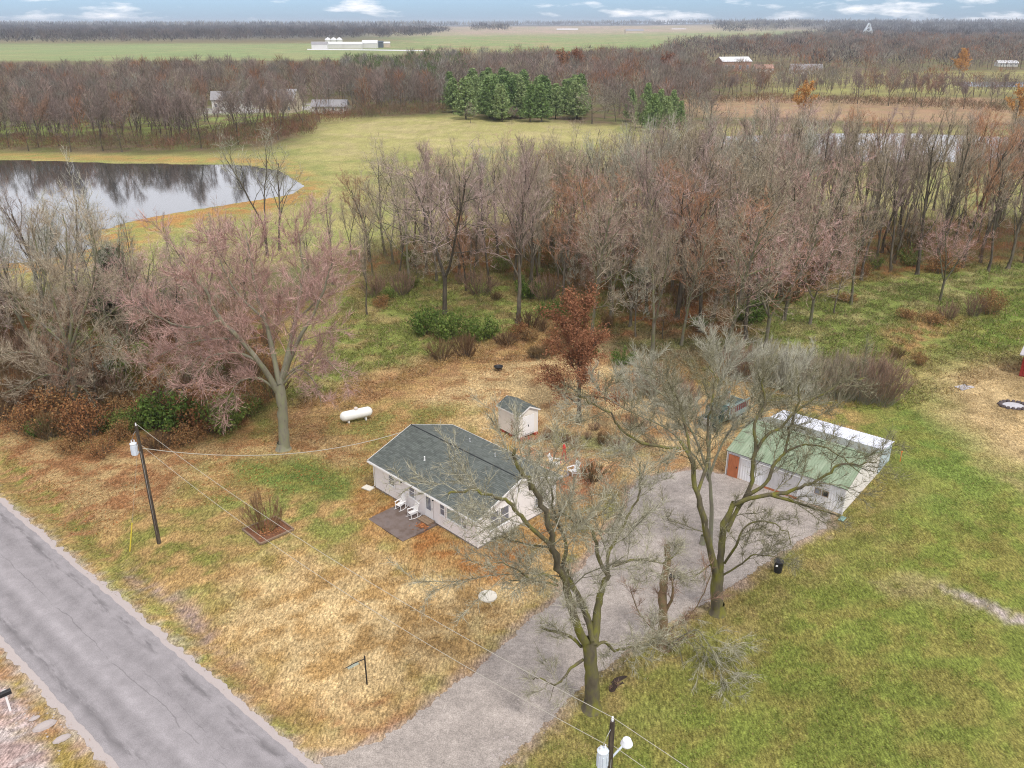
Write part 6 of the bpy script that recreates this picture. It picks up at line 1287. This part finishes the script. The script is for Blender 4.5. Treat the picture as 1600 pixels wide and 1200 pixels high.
cnt.append(forest('far_wood', [(742, 52.2), (795, 51.5), (790, 47.5), (742, 47.5)], 22, (20, 26), 46, 3.4, .6, [DK, GY, DK], 37, 'small dark copse standing on the distant fields', trunk=False, cw=7))
cnt.append(forest('far_wood', [(1118, 54.5), (1180, 54.5), (1270, 49), (1420, 47), (1420, 44.2), (1118, 44.5)], 26, (20, 27), 38, 3.6, .6, [DK, GY, DK], 38, 'dark distant wood on the horizon right of the fields', trunk=False, cw=7.5))
for u_, w_, nm_ in ((-120, 1900, 'far_wood'),):
    P0 = [(-140, 48.5), (640, 47.5), (700, 43), (1100, 42.5), (1130, 45), (1760, 47), (1760, 39.6), (-140, 39.6)]
    cnt.append(forest('far_wood', P0, 56, (17, 24), 17, 6.5, 2.2, [DK, GY, DK, (.10, .10, .10)], 39, 'unbroken dark tree line along the horizon', trunk=False, cw=15))
cnt.append(forest('far_undergrowth', [(-120, 222), (-120, 240), (120, 239), (250, 241), (350, 238), (420, 227), (486, 214), (500, 196), (640, 184), (700, 181), (700, 176), (560, 178), (470, 190), (250, 224)], 2.6, (3.0, 5.0), 46, 1.5, .10, [(.17, .09, .06), (.21, .11, .065), (.12, .12, .05), (.17, .12, .09), (.14, .09, .06)], 40, 'low reddish brush along the edge of the wood across the pond', trunk=False, cw=1.9))
cnt.append(forest('far_undergrowth', [(1090, 158), (1090, 164), (1250, 165), (1400, 170), (1500, 176), (1620, 184), (1620, 172), (1400, 160), (1200, 156)], 3.6, (2.5, 4.5), 30, 1.6, .14, [(.12, .11, .06), (.17, .12, .08), (.20, .11, .06)], 41, 'dark brush along the hedgerow above the brown field', trunk=False, cw=2.4))
cnt.append(forest('belt_undergrowth', [(545, 398), (700, 372), (1000, 352), (1300, 350), (1660, 345), (1660, 418), (1500, 424), (1340, 440), (1260, 462), (1180, 505), (1040, 520), (900, 512), (820, 455), (700, 450), (590, 455)], 1.55, (.9, 4.4), 36, 1.7, .05, [(.17, .09, .045), (.11, .12, .04), (.24, .12, .06), (.17, .13, .07), (.11, .14, .04), (.22, .11, .055), (.20, .16, .12)], 42, 'brown and green brush under the trees of the belt', trunk=False, cw=1.5))
cnt.append(forest('bank_undergrowth', [(-120, 470), (150, 470), (330, 500), (420, 560), (440, 640), (380, 668), (240, 672), (100, 655), (-120, 615)], 1.15, (.8, 4.6), 46, 1.9, .045, [(.12, .07, .035), (.20, .09, .04), (.09, .11, .035), (.16, .11, .06), (.11, .065, .035), (.22, .17, .11), (.10, .12, .04)], 43, 'tangled brown brush filling the roadside wood at left', trunk=False, cw=1.4))
cnt.append(forest('thicket_undergrowth', [(960, 610), (1180, 560), (1400, 560), (1400, 625), (1200, 600), (1100, 625), (1000, 640)], 1.0, (.5, 1.6), 26, 1.6, .04, [(.20, .12, .07), (.17, .15, .10), (.15, .14, .05)], 44, 'low brush between the yard and the belt behind the truck', trunk=False, cw=1.0))
print('forest trees', cnt)

# ================================================================== GRASS AND LITTER
def blades(name, px, n, size, width, up, label, seed, var=.3, mulc=1.0, mask=None, tint=None):
    P = world_poly(px); r_ = np.random.default_rng(seed); x0, y0 = P.min(0); x1, y1 = P.max(0)
    X = r_.uniform(x0, x1, n*3); Y = r_.uniform(y0, y1, n*3); keep = (sdf(P, X, Y) > 0) & (np.abs(X) < Y*.64+3); X, Y = X[keep][:n], Y[keep][:n]
    ok = (sdf(DRW, X, Y)+r_.normal(0, .22, len(X)) < .12) & (np.abs((X-RMID.x)*rn.x+(Y-RMID.y)*rn.y) > RW+.12+np.abs(r_.normal(0, .35, len(X))))
    hx = (X-HB.x)*math.cos(HRZ)+(Y-HB.y)*math.sin(HRZ); hy = -(X-HB.x)*math.sin(HRZ)+(Y-HB.y)*math.cos(HRZ)
    ok &= ~((hx > -.1) & (hx < HW+.1) & (hy > -.1) & (hy < HL+.1)) & ~((hx > -3.4) & (hx < 0) & (hy > 4.4) & (hy < 8.8))
    kx = (X-GB.x)*math.cos(GRZ)+(Y-GB.y)*math.sin(GRZ); ky = -(X-GB.x)*math.sin(GRZ)+(Y-GB.y)*math.cos(GRZ); ok &= ~((kx > -.1) & (kx < GWD+LW+.1) & (ky > -.1) & (ky < GL+.1))
    X, Y = X[ok], Y[ok]; dn = fbm(X, Y, 1.6, 3, seed); X, Y, dn = X[dn > .36], Y[dn > .36], dn[dn > .36]; m = len(X)
    Zz = np.interp(Y, gy, np.arange(len(gy))); ix = np.interp(X, gx, np.arange(len(gx))); i0 = Zz.astype(int); j0 = ix.astype(int); fy = Zz-i0; fx = ix-j0
    z = (Z[i0, j0]*(1-fx)+Z[i0, j0+1]*fx)*(1-fy)+(Z[i0+1, j0]*(1-fx)+Z[i0+1, j0+1]*fx)*fy
    C = ground_color(X, Y)*r_.uniform(1-var, 1+var, (m, 1))*mulc
    hue = r_.normal(0, .08, (m, 1)); C = C*np.concatenate([1+hue, 1+hue*.2, 1-hue*.5], 1)
    if tint is not None: s_ = r_.random(m) < tint[1]; C[s_] = np.array(tint[0])*r_.uniform(.7, 1.25, (s_.sum(), 1))
    A = np.stack([X, Y, z-.02], 1); d = r_.normal(0, 1, (m, 3)); d[:, 2] = np.abs(d[:, 2])*up+up*.4; d /= np.linalg.norm(d, axis=1)[:, None]
    s = np.cross(d, r_.normal(0, 1, (m, 3))); s /= np.linalg.norm(s, axis=1)[:, None]; S_ = size*r_.uniform(.5, 1.5, (m, 1))*(.6+dn[:, None]); w = width*r_.uniform(.6, 1.4, (m, 1))
    V = np.stack([A-s*w, A+s*w, A+d*S_], 1).reshape(-1, 3); o = link(name, mesh_np(name, V, np.arange(len(V)).reshape(-1, 3), np.repeat(C, 3, 0)), mat('grass_blades', attr='col', rough=.9, spec=.1)); tag(o, label, 'grass', kind='stuff')
DRW = world_poly(DRIVE)
blades('grass', [(-60, 640), (-60, 1260), (900, 1260), (1000, 1000), (1180, 720), (1200, 640), (900, 560), (700, 560), (400, 640)], 190000, .16, .022, .35, 'dry tan and green grass of the front and back yard', 71, tint=((.42, .30, .16), .12))
blades('grass', [(780, 1260), (900, 1060), (1120, 920), (1330, 790), (1430, 640), (1640, 560), (1700, 1260)], 170000, .13, .022, .45, 'mown green lawn right of the drive', 72, tint=((.30, .22, .10), .10))
blades('meadow_grass', [(430, 640), (560, 440), (800, 400), (1250, 440), (1660, 400), (1640, 560), (1420, 640), (1180, 640), (960, 560), (700, 570), (560, 640)], 150000, .42, .035, .8, 'rough tufted meadow between the yard and the belt', 73, tint=((.30, .22, .13), .16))
blades('leaf_litter', [(-60, 600), (420, 660), (620, 640), (820, 540), (860, 560), (640, 690), (560, 760), (240, 800), (140, 850), (-60, 720)], 60000, .13, .045, .25, 'rust coloured leaf litter along the wood edge', 74, tint=((.36, .15, .055), .35))

# ================================================================== HAZE
hz = MB().box(-9700, 9700, -450, 12300, -3.5, 62).build('haze', None); tag(hz, 'thin pale autumn haze over the plain', kind='stuff')
hm = bpy.data.materials.new('haze_air'); hm.use_nodes = True; t = hm.node_tree; t.nodes.clear(); o_ = N(t, 'ShaderNodeOutputMaterial'); pv = N(t, 'ShaderNodeVolumePrincipled')
pv.inputs['Color'].default_value = (.80, .88, 1.0, 1); pv.inputs['Density'].default_value = .00010; pv.inputs['Anisotropy'].default_value = .2
t.links.new(pv.outputs[0], o_.inputs['Volume']); hz.data.materials.append(hm)
ORD = 'first second third fourth fifth sixth seventh eighth ninth tenth eleventh twelfth thirteenth fourteenth'.split()
by = {}
for o in bpy.data.objects:
    if o.parent is None and o.get('group') and o.get('label'): by.setdefault(o['label'], []).append(o)
for lb, os_ in by.items():
    if len(os_) > 1:
        os_.sort(key=lambda o: o.location.x/o.location.y)
        for i, o in enumerate(os_): o['label'] = f'{lb}, {ORD[i]} from left' if i < len(ORD) else lb
print('tris', sum(len(o.data.loop_triangles) or sum(len(p.vertices)-2 for p in o.data.polygons) for o in [])) if False else None
